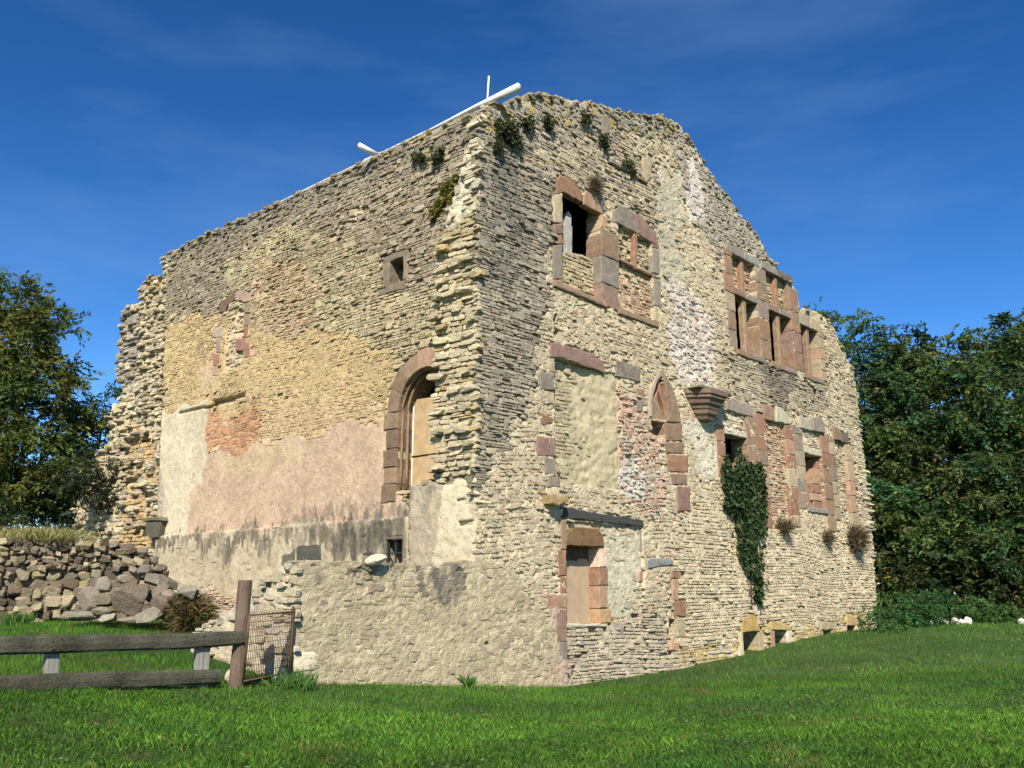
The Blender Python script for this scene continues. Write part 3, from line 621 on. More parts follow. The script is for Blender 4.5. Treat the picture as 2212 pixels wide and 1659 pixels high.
win2 = infill('blocked_cross_window', FR, W2, .16, zi_tan, seed=102)
win2['label'] = 'cross window filled with rubble, pink plaster in the lower lights'
wl = infill('plastered_infill', FR, RP(cD, (725, 985), (1065, 1130), (1070, 1512), (728, 1400)), .115, zi_pink, parent=win2, seed=103)
blk('lintel', FR, RP(cD, (672, 440), (715, 378), (800, 400), (872, 455), (890, 650), (712, 556), (672, 540)), .03, -.3, GREY, win2)
blk('lintel', FR, RP(cD, (876, 460), (930, 470), (1080, 640), (1112, 795), (1046, 748), (893, 652)), .03, -.3, MAUVE, win2)
blk('mullion', FR, RP(cD, (872, 640), (906, 660), (906, 1015), (872, 1000)), .0, -.16, RED, win2, bev=.03)
blk('transom', FR, RP(cD, (718, 885), (1068, 1058), (1070, 1085), (720, 915)), .0, -.16, BROWN, win2, bev=.02)
for xl, a, xr, b, c in [(1046, 745, 1108, 785, RED), (1048, 790, 1120, 1040, GREY), (1058, 1050, 1124, 1085, BROWN), (1064, 1090, 1134, 1365, GREY), (1070, 1370, 1110, 1510, TAN)]:
    blk('frame_stone', FR, RP(cD, (xl, a), (xr, a + 30), (xr, b + 20), (xl, b)), .02, -.25, c, win2)
blk('sill', FR, RP(cD, (700, 1385), (740, 1400), (1108, 1535), (1100, 1590), (708, 1448)), .06, -.3, BROWN, win2)
blk('frame_stone', FR, RP(c4, (740, 200), (795, 235), (795, 555), (770, 560), (740, 480)), .05, -.3, GREY, win2)
for o_, cc in (((790, 555), (940, 640)), GREY), (((945, 642), (1088, 730)), BROWN):
    (x0, y0), (x1, y1) = o_; blk('sill', FR, RP(c4, (x0, y0), (x1, y1), (x1, y1 + 26), (x0, y0 + 30)), .07, -.25, cc, win2)
blk('frame_stone', FR, RP(c4, (1060, 545), (1085, 545), (1132, 570), (1125, 700), (1090, 745), (1065, 700)), .05, -.25, TAN, win2)

ex3 = lambda U, Z: np.clip((U - 3.0) / 1.6, 0, 1) * .16
win3 = infill('bricked_up_window', FR, W3, .17, dict(zi_tan, stone=(.47, .40, .25), mort=(.46, .39, .245), depth=-.01, prot=.018, rough=2.2), seed=104, extra=ex3, grow=.0)
win3['label'] = 'tall rubble filled window under a broken grey lintel'
blk('lintel', FR, RP(cE, (578, 350), (592, 225), (650, 222), (960, 320), (1040, 385), (1062, 440), (1058, 492), (1012, 468), (630, 336)), .03, -.3, MAUVE, win3)
blk('lintel', FR, RP(cE, (1160, 370), (1260, 400), (1372, 450), (1372, 562), (1212, 530), (1155, 512)), .03, -.2, GREY, win3)
for x0, y0, x1, y1, c in [(575, 342, 626, 478, TAN), (500, 470, 626, 632, GREY), (560, 640, 628, 758, TAN), (472, 1032, 632, 1208, MAUVE), (540, 1214, 634, 1372, GREY), (572, 1378, 676, 1478, GREY)]:
    blk('frame_stone', FR, RP(cE, (x0, y0), (x1, y0 + 18), (x1, y1), (x0, y1 - 4)), .012, -.25, c, win3)
blk('frame_stone', FR, RP(cE, (470, 812), (510, 840), (560, 850), (615, 880), (610, 920), (560, 925), (535, 955), (510, 910)), .012, -.2, RED, win3)
for x0, y0, x1, y1, c in [(1345, 612, 1412, 690, BROWN), (1342, 700, 1400, 828, GREY)]:
    blk('frame_stone', FR, RP(cE, (x0, y0), (x1, y0 + 16), (x1, y1), (x0, y1 - 10)), .012, -.2, c, win3)

# lancet
lan = infill('lancet_window', FR, LAN, .17, dict(zi_tan, stone=(.38, .26, .18), mort=(.37, .255, .175), depth=0, keep=0, rough=.5), seed=105, stones=False, grow=.08)
lan['label'] = 'narrow pointed lancet with carved sandstone head'
def arcpts(p0, p1, bulge, n=6):
    p0 = np.array(p0); p1 = np.array(p1); d = p1 - p0; nn = np.array([-d[1], d[0]])
    return [tuple(p0 + d * t + nn * bulge * 4 * t * (1 - t)) for t in np.linspace(0, 1, n)]
Lo = RP(cE, (1445, 862), (1556, 452)); Li = RP(cE, (1472, 868), (1560, 500)); Ro = RP(cE, (1722, 918), (1556, 452)); Ri = RP(cE, (1598, 912), (1560, 500))
def arch_piece(o0, o1, i0, i1, bo, bi, a, b, colr, nm, par, of=.03, ob=-.3):
    oo = arcpts(o0, o1, bo, 13); ii = arcpts(i0, i1, bi, 13); s = slice(int(a * 12), int(b * 12) + 1)
    blk(nm, FR, oo[s] + ii[s][::-1], of, ob, colr, par, sub=.5, wob=.004, bev=.02)
for a, b in ((0, .5), (.5, 1)):
    arch_piece(Lo[0], Lo[1], Li[0], Li[1], .14, .12, a, b, (.36, .28, .20), 'arch_stone', lan)
    arch_piece(Ro[0], Ro[1], Ri[0], Ri[1], -.12, -.10, a, b, BROWN, 'arch_stone', lan)
# carved tympanum: two cusps
blk('tracery', FR, RP(cE, (1478, 880), (1500, 700), (1545, 640), (1540, 760), (1575, 800), (1600, 905)), -.06, -.2, BROWN, lan, bev=.03)
blk('tracery', FR, RP(cE, (1548, 560), (1600, 690), (1640, 790), (1660, 905), (1612, 905), (1590, 780), (1548, 640)), -.03, -.2, RED, lan, bev=.03)
blk('lintel', FR, RP(cE, (1470, 878), (1600, 908), (1604, 926), (1470, 898)), .0, -.3, BROWN, lan)
for x0, y0, x1, y1, c in [(1585, 922, 1735, 1078, BROWN), (1588, 1084, 1750, 1186, BROWN), (1605, 1192, 1786, 1350, RED), (1640, 1362, 1780, 1458, BROWN), (1690, 1470, 1806, 1690, MAUVE)]:
    blk('jamb_stone', FR, RP(cE, (x0, y0), (x1, y0 + 6), (x1 + 2, y1), (x0 + 8, y1 - 4)), .025, -.3, c, lan)

# corbel (half octagon, stepped mouldings)
def corbel():
    uc, prof = 8.58, [(7.62, 1.02, .78), (7.46, 1.02, .78), (7.40, .95, .72), (7.33, .95, .72), (7.27, .86, .64), (7.14, .80, .60), (7.08, .68, .52), (6.98, .64, .50), (6.92, .56, .46), (6.80, .54, .44), (6.70, .42, .36), (6.60, .36, .32), (6.55, .22, .20)]
    prof = [(7.06 - (7.62 - z) * .76, hw * .83, pr * .76) for z, hw, pr in prof]
    V = []; F = []
    for z, hw, pr in prof:
        V += [FR.P(uc - hw, z, -.1), FR.P(uc - hw, z, pr * .12), FR.P(uc - hw * .5, z, pr), FR.P(uc + hw * .5, z, pr), FR.P(uc + hw, z, pr * .12), FR.P(uc + hw, z, -.1)]
    for k in range(len(prof) - 1):
        for j in range(5): F.append((k * 6 + j, (k + 1) * 6 + j, (k + 1) * 6 + j + 1, k * 6 + j + 1))
    F.append((0, 1, 2, 3, 4, 5)); n = (len(prof) - 1) * 6; F.append(tuple(n + j for j in (5, 4, 3, 2, 1, 0)))
    o = mesh_np('oriel_corbel', np.array(V), F, M_BLOCK, house, (.17, .118, .08)); o['label'] = 'moulded sandstone corbel of a lost oriel'
    blk('corbel_slab', FR, [(7.74, 7.065), (9.5, 7.065), (9.45, 7.17), (7.85, 7.15)], .44, -.1, (.17, .15, .10), o)
corbel()

# upper right windows
win5 = None
for k, (a, b) in enumerate(c5):
    par = infill('mullioned_window', FR, boxp(a, b, 10.8, 11.88) if k < 2 else boxp(a, b, 8.72, 8.85), .24, (zi_pink if k == 0 else zi_tan), seed=110 + k)
    par['label'] = ['first mullioned window from the left, rubble in its upper lights', 'second mullioned window, pale rubble in its upper lights', 'third mullioned window, lower and without upper lights'][k]
    win5 = win5 or par
    m = (a + b) / 2
    blk('mullion', FR, rect(m - .10, m + .12, 8.82, 10.58, .006), -.06, -.24, BROWN, par, bev=.05)
    if k < 2:
        blk('mullion', FR, rect(m - .09, m + .11, 10.78, 11.92, .006), -.05, -.24, RED, par, bev=.04)
        blk('transom', FR, rect(a - .05, m, 10.57, 10.79), .012, -.13, BROWN, par); blk('transom', FR, rect(m, b + .05, 10.57, 10.79), .012, -.13, GREY, par)
        blk('lintel', FR, rect(a - .25, m + .03, 11.9, 12.2), .03, -.35, GREY, par); blk('lintel', FR, rect(m + .04, b + .25, 11.9, 12.16), .02, -.35, DARK if k else (.27, .28, .24), par)
    else:
        blk('lintel', FR, rect(a - .06, m + .1, 10.55, 11.0), .02, -.14, (.34, .30, .2), par); blk('lintel', FR, rect(m + .11, b + .2, 10.55, 10.98), .02, -.14, TAN, par)
    blk('sill', FR, rect(a - .1, m, 8.62, 8.8), .06, -.5, BROWN, par); blk('sill', FR, rect(m, b + .1, 8.62, 8.8), .05, -.5, GREY, par)
stack('jamb_stone', FR, 10.32, 10.68, 8.8, 12.0, .02, -.55, win5, [BROWN, RED, GREY, TAN], .4, .6, ragl=.22)
stack('pier_stone', FR, 12.14, 12.76, 8.8, 11.9, .0, -.42, win5, [BROWN, BROWN, RED, GREY, MAUVE], .42, .62)
stack('pier_stone', FR, 14.31, 14.9, 8.8, 11.75, .0, -.42, win5, [BROWN, RED, MAUVE, BROWN], .42, .62)
stack('jamb_stone', FR, 16.24, 16.55, 8.8, 10.55, .0, -.42, win5, [TAN, RED, PINK], ragr=.1)

# lower right windows
w6 = [None] * 6
w6[1] = infill('lower_window', FR, W6[1], .08, zi_pale, seed=121); w6[1]['label'] = 'ivy grown lower window with dark opening'
blk('lintel', FR, rect(9.85, 11.3, 6.78, 7.12), .04, -.3, GREY, w6[1]); blk('beam', FR, rect(9.62, 10.98, 6.08, 6.24), .0, -.4, (.42, .38, .31), w6[1], mat=M_WOOD)
stack('jamb_stone', FR, 9.25, 9.65, 4.8, 6.3, .02, -.5, w6[1], [RED, PINK, RED])
w6[2] = infill('lower_window', FR, W6[2], .11, zi_pink, seed=122, hmin=.06, hmax=.10); w6[2]['label'] = 'second lower window walled up with pinkish rubble'
blk('lintel', FR, rect(11.95, 12.65, 6.83, 7.3), .04, -.3, BROWN, w6[2]); blk('lintel', FR, [(12.68, 6.83), (13.6, 6.86), (13.55, 7.15), (13.2, 7.3), (12.75, 7.36)], .06, -.3, (.40, .37, .25), w6[2])
stack('pier_stone', FR, 10.95, 11.5, 4.9, 6.9, .01, -.55, w6[2], [BROWN, GREY, RED, BROWN]); stack('pier_stone', FR, 11.52, 12.05, 3.5, 6.95, .0, -.4, w6[2], [RED, GREY, BROWN, TAN, RED])
w6[3] = infill('lower_window', FR, W6[3], .08, zi_pale, seed=123, hmin=.05, hmax=.08); w6[3]['label'] = 'third lower window with a small black opening and red block jamb'
blk('lintel', FR, rect(14.3, 15.05, 6.86, 7.25), .05, -.3, (.37, .33, .25), w6[3]); blk('lintel', FR, [(15.08, 6.86), (15.95, 6.88), (15.98, 7.2), (15.7, 7.42), (15.15, 7.3)], .09, -.3, GREY, w6[3])
blk('beam', FR, rect(14.4, 15.8, 6.06, 6.27), .0, -.35, (.45, .40, .29), w6[3], mat=M_WOOD)
stack('pier_stone', FR, 13.3, 13.85, 3.6, 6.9, .0, -.5, w6[3], [RED, TAN, BROWN, PINK]); stack('pier_stone', FR, 13.87, 14.44, 4.2, 6.9, .01, -.5, w6[3], [GREY, TAN, (.50, .39, .2), TAN, BROWN, PINK])
stack('pier_stone', FR, 15.75, 16.35, 3.6, 6.86, .01, -.6, w6[3], [BROWN, RED, BROWN, MAUVE, RED], .38, .55); stack('pier_stone', FR, 16.36, 16.74, 4.0, 6.8, .0, -.4, w6[3], [GREY, BROWN, RED, TAN])
z = 4.3
for h, e in ((.26, 15.1), (.26, 15.0), (.3, 15.05), (.28, 15.2), (.26, 15.4), (.26, 15.55)):
    blk('jamb_stone', FR, rect(e, 15.74, z + .006, z + h - .006), -.10 - .02 * random.random(), -.6, random.choice([RED, BROWN, PINK]), w6[3]); z += h
blk('jamb_stone', FR, rect(14.47, 15.1, 4.32, 4.8), -.2, -.6, RED, w6[3]); blk('jamb_stone', FR, rect(14.47, 15.02, 4.81, 5.1), -.3, -.6, PINK, w6[3])
blk('sill', FR, rect(14.35, 15.75, 4.14, 4.31), .06, -.4, GREY, w6[3])
w6[5] = infill('lower_window', FR, W6[5], .14, dict(zi_tan, stone=(.54, .46, .31), odd=(.50, .33, .21), oddp=.2), seed=125, hmin=.05, hmax=.09); w6[5]['label'] = 'fourth lower window, narrow and filled with thin rubble'
blk('lintel', FR, rect(16.65, 17.25, 6.76, 7.2), .05, -.3, BROWN, w6[5]); blk('lintel', FR, rect(17.27, 17.85, 6.74, 7.1), .04, -.3, DARK, w6[5])
stack('jamb_stone', FR, 17.62, 18.0, 3.7, 6.72, .0, -.4, w6[5], [PINK, PINK, RED, TAN], .4, .62, ragr=.2)

# doorway under the beam
door = infill('doorway', FR, boxp(2.8, 4.0, .93, 2.3), .36, dict(zi_tan, keep=0, rough=.1, depth=0), seed=130, stones=False)
for m in (M_DOOR,): door.data.materials.clear(); door.data.materials.append(m)
door['label'] = 'small doorway closed by a plain beige panel'
infill('painted_lintel_shadow', FR, boxp(2.8, 4.0, 2.3, 2.7), .40, dict(zi_tan, keep=0, rough=.2, depth=0, mort=(.12, .085, .06)), parent=door, seed=131, stones=False)  # lintel shadow on the top of the panel, painted as a dark sheet
blk('lintel', FR, RP(cG, (450, 485), (452, 400), (510, 345), (690, 350), (738, 400), (746, 496)), .0, -.45, (.19, .112, .055), door)
for x0, y0, x1, y1, c in [(652, 500, 775, 650, (.62, .46, .33)), (650, 655, 782, 790, RED), (652, 796, 780, 966, PINK), (655, 972, 808, 1085, (.40, .25, .13))]:
    blk('jamb_stone', FR, RP(cG, (x0 + 62, y0), (x1, y0 + 4), (x1, y1), (x0 + 66, y1)), -.045, -.5, c, door)
for x0, y0, x1, y1, c in [(408, 285, 450, 515, BROWN), (385, 520, 450, 720, RED), (400, 722, 452, 850, RED), (300, 860, 455, 970, (.33, .2, .13)), (372, 972, 455, 1225, MAUVE), (395, 1228, 458, 1375, GREY)]:
    blk('jamb_stone', FR, RP(cG, (x0, y0), (x1, y0 + 3), (x1, y1), (x0, y1)), .006, -.5, c, door)
blk('door_sill', FR, RP(cG, (466, 1088), (780, 1086), (775, 1112), (466, 1118)), -.05, -.42, (.50, .44, .33), door)
beam = blk('oak_beam', FR, RP(cG, (428, 190), (1040, 290), (1042, 342), (428, 276)), .02, -.35, (.055, .052, .048), house, mat=M_WOOD); beam['label'] = 'dark weathered oak beam above the small doorway'
blk('painted_corbel_shadow', FR, RP(cG, (300, 180), (428, 195), (428, 265), (370, 255)), -.02, -.4, (.035, .03, .028), beam, mat=M_WOOD)  # near-black wedge painted where the corbel stone's shadow falls
cb = blk('corbel_stone', FR, RP(cG, (262, 100), (390, 100), (402, 150), (330, 185), (270, 165)), .26, -.2, (.36, .25, .12), house); cb['label'] = 'small ochre corbel stone beside the beam'
nl = blk('niche_lintel', FR, RP(cG, (1062, 600), (1100, 580), (1240, 585), (1265, 605), (1262, 632), (1062, 662)), .04, -.2, (.24, .235, .22), house)
for x0, y0, x1, y1, c in [(1030, 350, 1080, 415, BROWN), (1035, 420, 1112, 530, GREY), (1130, 450, 1175, 530, DARK), (1018, 680, 1060, 760, PINK), (1070, 672, 1140, 785, (.44, .33, .24)), (1255, 680, 1330, 738, RED), (1262, 742, 1310, 905, PINK), (1280, 908, 1370, 1030, RED), (1300, 1045, 1360, 1190, TAN), (1250, 1225, 1312, 1290, PINK)]:
    blk('quoin_stone', FR, RP(cG, (x0, y0), (x1, y0 + 3), (x1, y1), (x0, y1)), .01 if x0 > 1200 else -.04, -.3, c, nl)

# basement lights
bn = ['first basement light from the left under an ochre gabled stone', 'second basement light with a chipped ochre lintel', 'third basement light beside a pink post stone', 'fourth basement light at the far corner']
bl = [RP(cB, (487, 1088), (490, 965), (570, 925), (612, 950), (645, 1070)), RP(cB, (735, 1062), (735, 990), (850, 990), (925, 1050), (900, 1068)), [(14.6, .49), (15.5, .49), (15.45, .72), (14.7, .74)], RP(cB, (1398, 1026), (1395, 925), (1440, 925), (1500, 975), (1500, 1020))]
for k, p in enumerate(BW):
    (u0, z0), (u1, z1) = p[0], p[2]
    o = blk('basement_light', FR, bl[k], .03, -.45, [(.38, .255, .09), (.40, .285, .12), TAN, (.42, .31, .15)][k], house); o['label'] = bn[k]
    blk('jamb_stone', FR, rect(u1 + .01, u1 + .28, -.3, z1), .005, -.6, [TAN, (.55, .5, .4), PINK, (.5, .42, .28)][k], o)
    blk('jamb_stone', FR, rect(u0 - .25, u0, -.3, z1), .005, -.5, [(.52, .43, .28), PINK, TAN, (.5, .38, .28)][k], o)

# ------------------------------------------------------------------ side wall dressings
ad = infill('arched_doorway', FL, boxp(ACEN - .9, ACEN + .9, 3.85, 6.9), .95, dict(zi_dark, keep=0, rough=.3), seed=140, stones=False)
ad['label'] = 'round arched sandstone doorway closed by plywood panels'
ad.data.materials.clear(); ad.data.materials.append(plain('painted_dark_interior', (.02, .018, .015), .95))  # near-black colour stands in for the unlit space behind the panels
ZB = 6.02
def Lpan(poly, of, ob, nm, mat, col=(.5, .4, .3)): return blk(nm, FL, poly, of, ob, col, ad, bev=.004, wob=.0, sub=9, mat=mat)
Lpan([(ACEN - .85, 4.72), (ACEN + .8, 4.72), (ACEN + .8, ZB), (ACEN + .72, ZB + .05), (ACEN - .85, ZB)], -.44, -.48, 'plywood_panel', M_BOARD)
Lpan([(ACEN + .805, 4.74), (ACEN + .835, 4.74), (ACEN + .835, ZB - .03), (ACEN + .805, ZB + .02)], -.43, -.49, 'panel_edge', M_BOARD_EDGE)
Lpan([(ACEN - .85, 3.80), (ACEN + .84, 3.80), (ACEN + .84, 4.70), (ACEN - .85, 4.70)], -.47, -.51, 'plywood_panel', M_BOARD)
Lpan([(ACEN + .845, 3.8), (ACEN + .87, 3.8), (ACEN + .87, 4.68), (ACEN + .845, 4.68)], -.46, -.52, 'panel_edge', M_BOARD_EDGE)
cols = [(.215, .148, .095), (.19, .128, .08), (.235, .16, .10), (.175, .115, .072)]
nv = 7
for k in range(nv):
    a0, a1 = math.pi * k / nv, math.pi * (k + 1) / nv
    P = [(ACEN + r_ * math.cos(a), ASP + r_ * 1.08 * math.sin(a)) for r_, seq in ((AR_ - .02, (a0, (a0 + a1) / 2, a1)), (AR_ + .36 + .05 * (k % 2), (a1, (a0 + a1) / 2, a0))) for a in seq]
    blk('voussoir', FL, P, .03, -.25, cols[k % 4] if k != 3 else (.30, .19, .125), ad, wob=.004, sub=.5)
for s in (1, -1):
    z = 3.62
    for h, wd in ((.42, .50), (.38, .42), (.45, .46), (.45, .38), (.40, .48)):
        e = ACEN + s * (AR_ - .02); P = rect(min(e, e + s * wd), max(e, e + s * wd), z + .006, z + h - .006, .006)
        blk('jamb_stone', FL, P, .03, -.55, random.choice(cols), ad); z += h
def tube(name, pts, rad, parent, mat, col=None, n=8, fr=None, smooth=True):
    pts = np.array(pts, float); V = []; F = []
    for i, p in enumerate(pts):
        t = pts[min(i + 1, len(pts) - 1)] - pts[max(i - 1, 0)]; t /= np.linalg.norm(t) + 1e-9
        a = np.cross(t, (0, 0, 1)); a = a / np.linalg.norm(a) if np.linalg.norm(a) > .05 else np.array([1., 0, 0]); b = np.cross(t, a)
        r_ = rad[i] if hasattr(rad, '__len__') else rad
        for k in range(n):
            w = 2 * math.pi * k / n; V.append(p + r_ * (a * math.cos(w) + b * math.sin(w)))
    for i in range(len(pts) - 1):
        for k in range(n): F.append((i * n + k, i * n + (k + 1) % n, (i + 1) * n + (k + 1) % n, (i + 1) * n + k))
    F.append(tuple(range(n))[::-1]); F.append(tuple((len(pts) - 1) * n + k for k in range(n)))
    return mesh_np(name, np.array(V), F, mat, parent, col, smooth=smooth)
for dr, dep, rr in ((-.03, -.12, .03), (-.07, -.26, .038)):
    r_ = AR_ + dr
    path = [(ACEN + r_, zz) for zz in np.linspace(3.95, ASP, 5)] + [(ACEN + r_ * math.cos(a), ASP + r_ * 1.08 * math.sin(a)) for a in np.linspace(0, math.pi, 17)[1:]] + [(ACEN - r_, zz) for zz in np.linspace(ASP, 3.95, 5)[1:]]
    tube('roll_moulding', [FL.P(u, z, dep) for u, z in path], rr, ad, M_BLOCK, (.22, .155, .10))

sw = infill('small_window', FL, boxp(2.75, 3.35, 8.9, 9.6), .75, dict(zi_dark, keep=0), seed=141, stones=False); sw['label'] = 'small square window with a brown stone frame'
sw.data.materials.clear(); sw.data.materials.append(bpy.data.materials['painted_dark_interior'])  # same painted darkness closes the back of this window
for P in (rect(3.29, 3.52, 8.92, 9.58), rect(2.64, 2.81, 8.95, 9.6), rect(2.64, 3.54, 9.57, 9.74), rect(2.75, 3.4, 8.74, 8.94), rect(3.41, 3.66, 8.74, 8.9)):
    blk('frame_stone', FL, P, .02, -.3, (.20, .155, .11), sw)

nw = infill('walled_up_window', FL, [(10.35, 7.9), (9.45, 7.9), (9.35, 9.3), (9.5, 9.62), (9.9, 9.75), (10.2, 9.5), (10.4, 9.2)], .075, dict(zi_tan, stone=(.52, .42, .27), mort=(.52, .42, .28), keep=.6, prot=.02, depth=-.01), seed=142); nw['label'] = 'walled up arched window with worn reddish surround'
blk('arch_stone', FL, LP(cN, (240, 500), (245, 420), (280, 340), (360, 270), (470, 210), (475, 310), (430, 350), (370, 390), (330, 480)), .03, -.2, (.17, .11, .075), nw)
blk('arch_stone', FL, LP(cN, (480, 180), (600, 150), (690, 220), (690, 320), (610, 345), (560, 320), (480, 320)), .015, -.2, (.30, .215, .155), nw)
for x0, y0, x1, y1, c in [(262, 505, 305, 665, (.36, .26, .18)), (150, 705, 295, 865, (.46, .36, .27)), (190, 872, 270, 1088, (.36, .27, .20)), (140, 1100, 245, 1288, (.42, .21, .15)), (135, 1292, 240, 1440, (.48, .31, .2)), (612, 352, 702, 500, (.33, .25, .18)), (606, 505, 700, 690, (.36, .25, .17)), (600, 694, 668, 870, (.40, .19, .13)), (480, 872, 640, 1060, (.42, .22, .16)), (606, 930, 690, 1165, (.38, .22, .155))]:
    blk('frame_stone', FL, LP(cN, (x0, y0 + 10), (x1, y0), (x1 - 4, y1 - 6), (x0 + 4, y1)), .015, -.2, tuple(.72 * v for v in c), nw)

infill('slot_back', FL, SLOT, .13, dict(zi_dark, keep=0, rough=2.0), parent=side, seed=143, stones=False, grow=.05)
for x0, y0, x1, y1 in ((756, 452, 772, 470), (773, 455, 786, 466), (757, 471, 772, 480)):
    blk('stone', FL, LP(ident, (x0, y0 + 3), (x1, y0), (x1, y1 - 2), (x0, y1)), .05, -.1, (.44, .34, .22), side, bev=.03)
br = blk('stone_bracket', FL, [(12.70, 3.68), (13.6, 3.70), (13.6, 3.4), (13.3, 3.2), (12.8, 3.22)], .2, -.2, (.10, .085, .06), house); br['label'] = 'dark mossy stone bracket at the left end of the ledge'
blk('bracket_slab', FL, [(12.62, 3.70), (13.75, 3.72), (13.7, 3.84), (12.7, 3.81)], .24, -.2, (.13, .12, .07), br)
gs = blk('slab_stone', FL, LP(ident, (650, 1210), (650, 1185), (656, 1179), (697, 1177), (703, 1184), (703, 1210)), .15, -.05, (.075, .072, .055), house); gs['label'] = 'dark rounded slab set in the lower plaster'
blk('slab_stone', FL, LP(ident, (617, 1228), (618, 1200), (636, 1196), (648, 1182), (648, 1214), (632, 1218)), .14, -.05, (.12, .105, .075), house)
gr = blk('cellar_window', FL, boxp(2.40, 2.96, 2.76, 2.84), .15, -.2, DARK, house); gr['label'] = 'small black cellar window with an iron frame'
for P in (boxp(2.90, 2.96, 2.2, 2.78), boxp(2.4, 2.46, 2.2, 2.78), boxp(2.66, 2.69, 2.2, 2.78), boxp(2.4, 2.96, 2.46, 2.49)):
    blk('iron_bar', FL, P, .10, .06, DARK, gr, bev=.004, sub=9, wob=0, mat=M_DARKIRON)
for r_ in range(5):
    t0 = random.uniform(.05, .8); zz = 2.6

# ------------------------------------------------------------------ lay the stones
def coll_polys(objs, fr): return []
exR = holesR
st = lay(FR, outR, [], zR, 201, hard=holesR, blocks=BLOCKS[id(FR)], hmin=.045, hmax=.115, lmin=.09, lmax=.34, wave=.05, rub=0)
add_stones(FR, gable, st, zR, extra=extraR)
st = lay(FR, outR, [], zR, 206, hard=holesR, blocks=BLOCKS[id(FR)], hmin=.06, hmax=.12, lmin=.08, lmax=.24, wave=.14, rub=1)
add_stones(FR, gable, st, zR, jit=.26, rot=.25, extra=extraR)
FRONT = lambda fr, u, z: 0.0 if (fr is FL and u < 1.6 and z < 9) or z < .3 or (fr is FL and z < 1.6) else 1.0
st = lay(FL, outL, [], zL, 202, hard=[SW, arch, GRT, NIW], blocks=BLOCKS[id(FL)] + [SLOT], hmin=.042, hmax=.098, lmin=.08, lmax=.30, wave=.05, rub=0)
ALL_STONES[-1][0] = ALL_STONES[-1][0] * (st is not None)
u_, z_, l_, h_, i_ = st
add_stones(FL, side, st, zL, extra=extraL)
st = lay(FL, outL, [], zL, 207, hard=[SW, arch, GRT, NIW], blocks=BLOCKS[id(FL)] + [SLOT], hmin=.05, hmax=.095, lmin=.08, lmax=.22, wave=.10, rub=1)
add_stones(FL, side, st, zL, jit=.24, rot=.18, extra=extraL)
st = lay(FE, outE, [], zE, 203, hmin=.08, hmax=.14, lmin=.15, lmax=.42, wave=.03)
add_stones(FE, stub, st, zE, fs=.93, jit=.2)
# bond stones in rows along the torn end
U_ = []; 
z = 4.2
while z < 9.5:
    u = random.uniform(-.05, .1)
    while u < 1.15:
        l = random.uniform(.22, .5)
        if random.random() < .72: U_.append((u + l / 2, z + random.uniform(-.03, .03), l, random.uniform(.11, .17)))
        u += l + random.uniform(.0, .08)
    z += random.uniform(.30, .48)
U_ = np.array(U_); zz_ = Zones(dict(zE.z[0], prot=.13, spike=.3, keep=1, var=.15, stone=(.48, .405, .26)), .1, 1)
add_stones(FE, stub, (U_[:, 0], U_[:, 1], U_[:, 2], U_[:, 3], np.zeros(len(U_), int)), zz_, fs=.94, jit=.2, rot=.1)
st = lay(FL, outT, [], zT, 204, hmin=.09, hmax=.17, lmin=.14, lmax=.42, wave=.04)
add_stones(FL, torn, st, zT, off=-.2)
n_ = 420; uu_ = rng.uniform(13.3, 18.8, n_); zz2 = rng.uniform(3.5, 12.3, n_); ok_ = inpoly(uu_, zz2, outT); uu_, zz2 = uu_[ok_], zz2[ok_]
zz_ = Zones(dict(zT.z[0], prot=.2, spike=.5, keep=1, var=.3, stone=(.42, .35, .23)), .1, 1)
add_stones(FL, torn, (uu_, zz2, rng.uniform(.15, .45, len(uu_)), rng.uniform(.08, .2, len(uu_)), np.zeros(len(uu_), int)), zz_, off=-.25)
st = lay(FW, [(0, -.2), (3.2, -.2), (3.2, .8), (2.1, 1.2), (1.2, 1.6), (.55, 1.95), (0, 2.1)], [], zW, 205, hmin=.1, hmax=.16, lmin=.16, lmax=.4)
add_stones(FW, ret, st, zW)
# ragged stones along the wall tops and the right end
def coping(fr, pts, parent, n, cols, seed, size=(.10, .26), off=(-.5, .0)):
    r = random.Random(seed); seg = [(pts[i], pts[i + 1]) for i in range(len(pts) - 1)]; L = [math.hypot(b[0] - a[0], b[1] - a[1]) for a, b in seg]; T = sum(L)
    u = []; z = []; l = []; h = []; o = []
    for k in range(n):
        s = r.uniform(0, T); i = 0
        while i < len(L) - 1 and s > L[i]: s -= L[i]; i += 1
        a, b = seg[i]; t = s / L[i]
        u.append(a[0] + (b[0] - a[0]) * t + r.uniform(-.03, .03)); z.append(a[1] + (b[1] - a[1]) * t - r.uniform(-.03, .08)); l.append(r.uniform(*size)); h.append(r.uniform(.06, .14)); o.append(r.uniform(*off))
    u, z, l, h, o = map(np.array, (u, z, l, h, o))
    V = stone_geo(fr, u, z, l, h, np.full(n, .08) + .06 * rng.random(n), o, backd=.15)
    c = np.array([cols[r.randrange(len(cols))] for _ in range(n)]) * (.8 + .4 * rng.random((n, 1)))
    ALL_STONES.append([np.zeros(n), V, c, parent])
lich = [(.27, .23, .16), (.31, .26, .18), (.24, .20, .145), (.32, .24, .10), (.32, .285, .18), (.27, .23, .16)]
coping(FR, topU, gable, 420, lich, 1)
coping(FR, [(14.96, 11.05), (16.66, 11.24), (17.19, 11.15), (18.85, 9.6)], gable, 90, lich, 2)
coping(FR, [(19.0, 9.0), (19.0, .6)], gable, 110, [(.52, .46, .34), (.48, .42, .31), (.42, .36, .27)], 3, size=(.16, .42), off=(-.6, -.02))
coping(FR, [(19.15, 6.2), (19.15, 3.8)], gable, 26, [(.52, .46, .34), (.50, .42, .28)], 6, size=(.4, .75), off=(-.4, -.02))
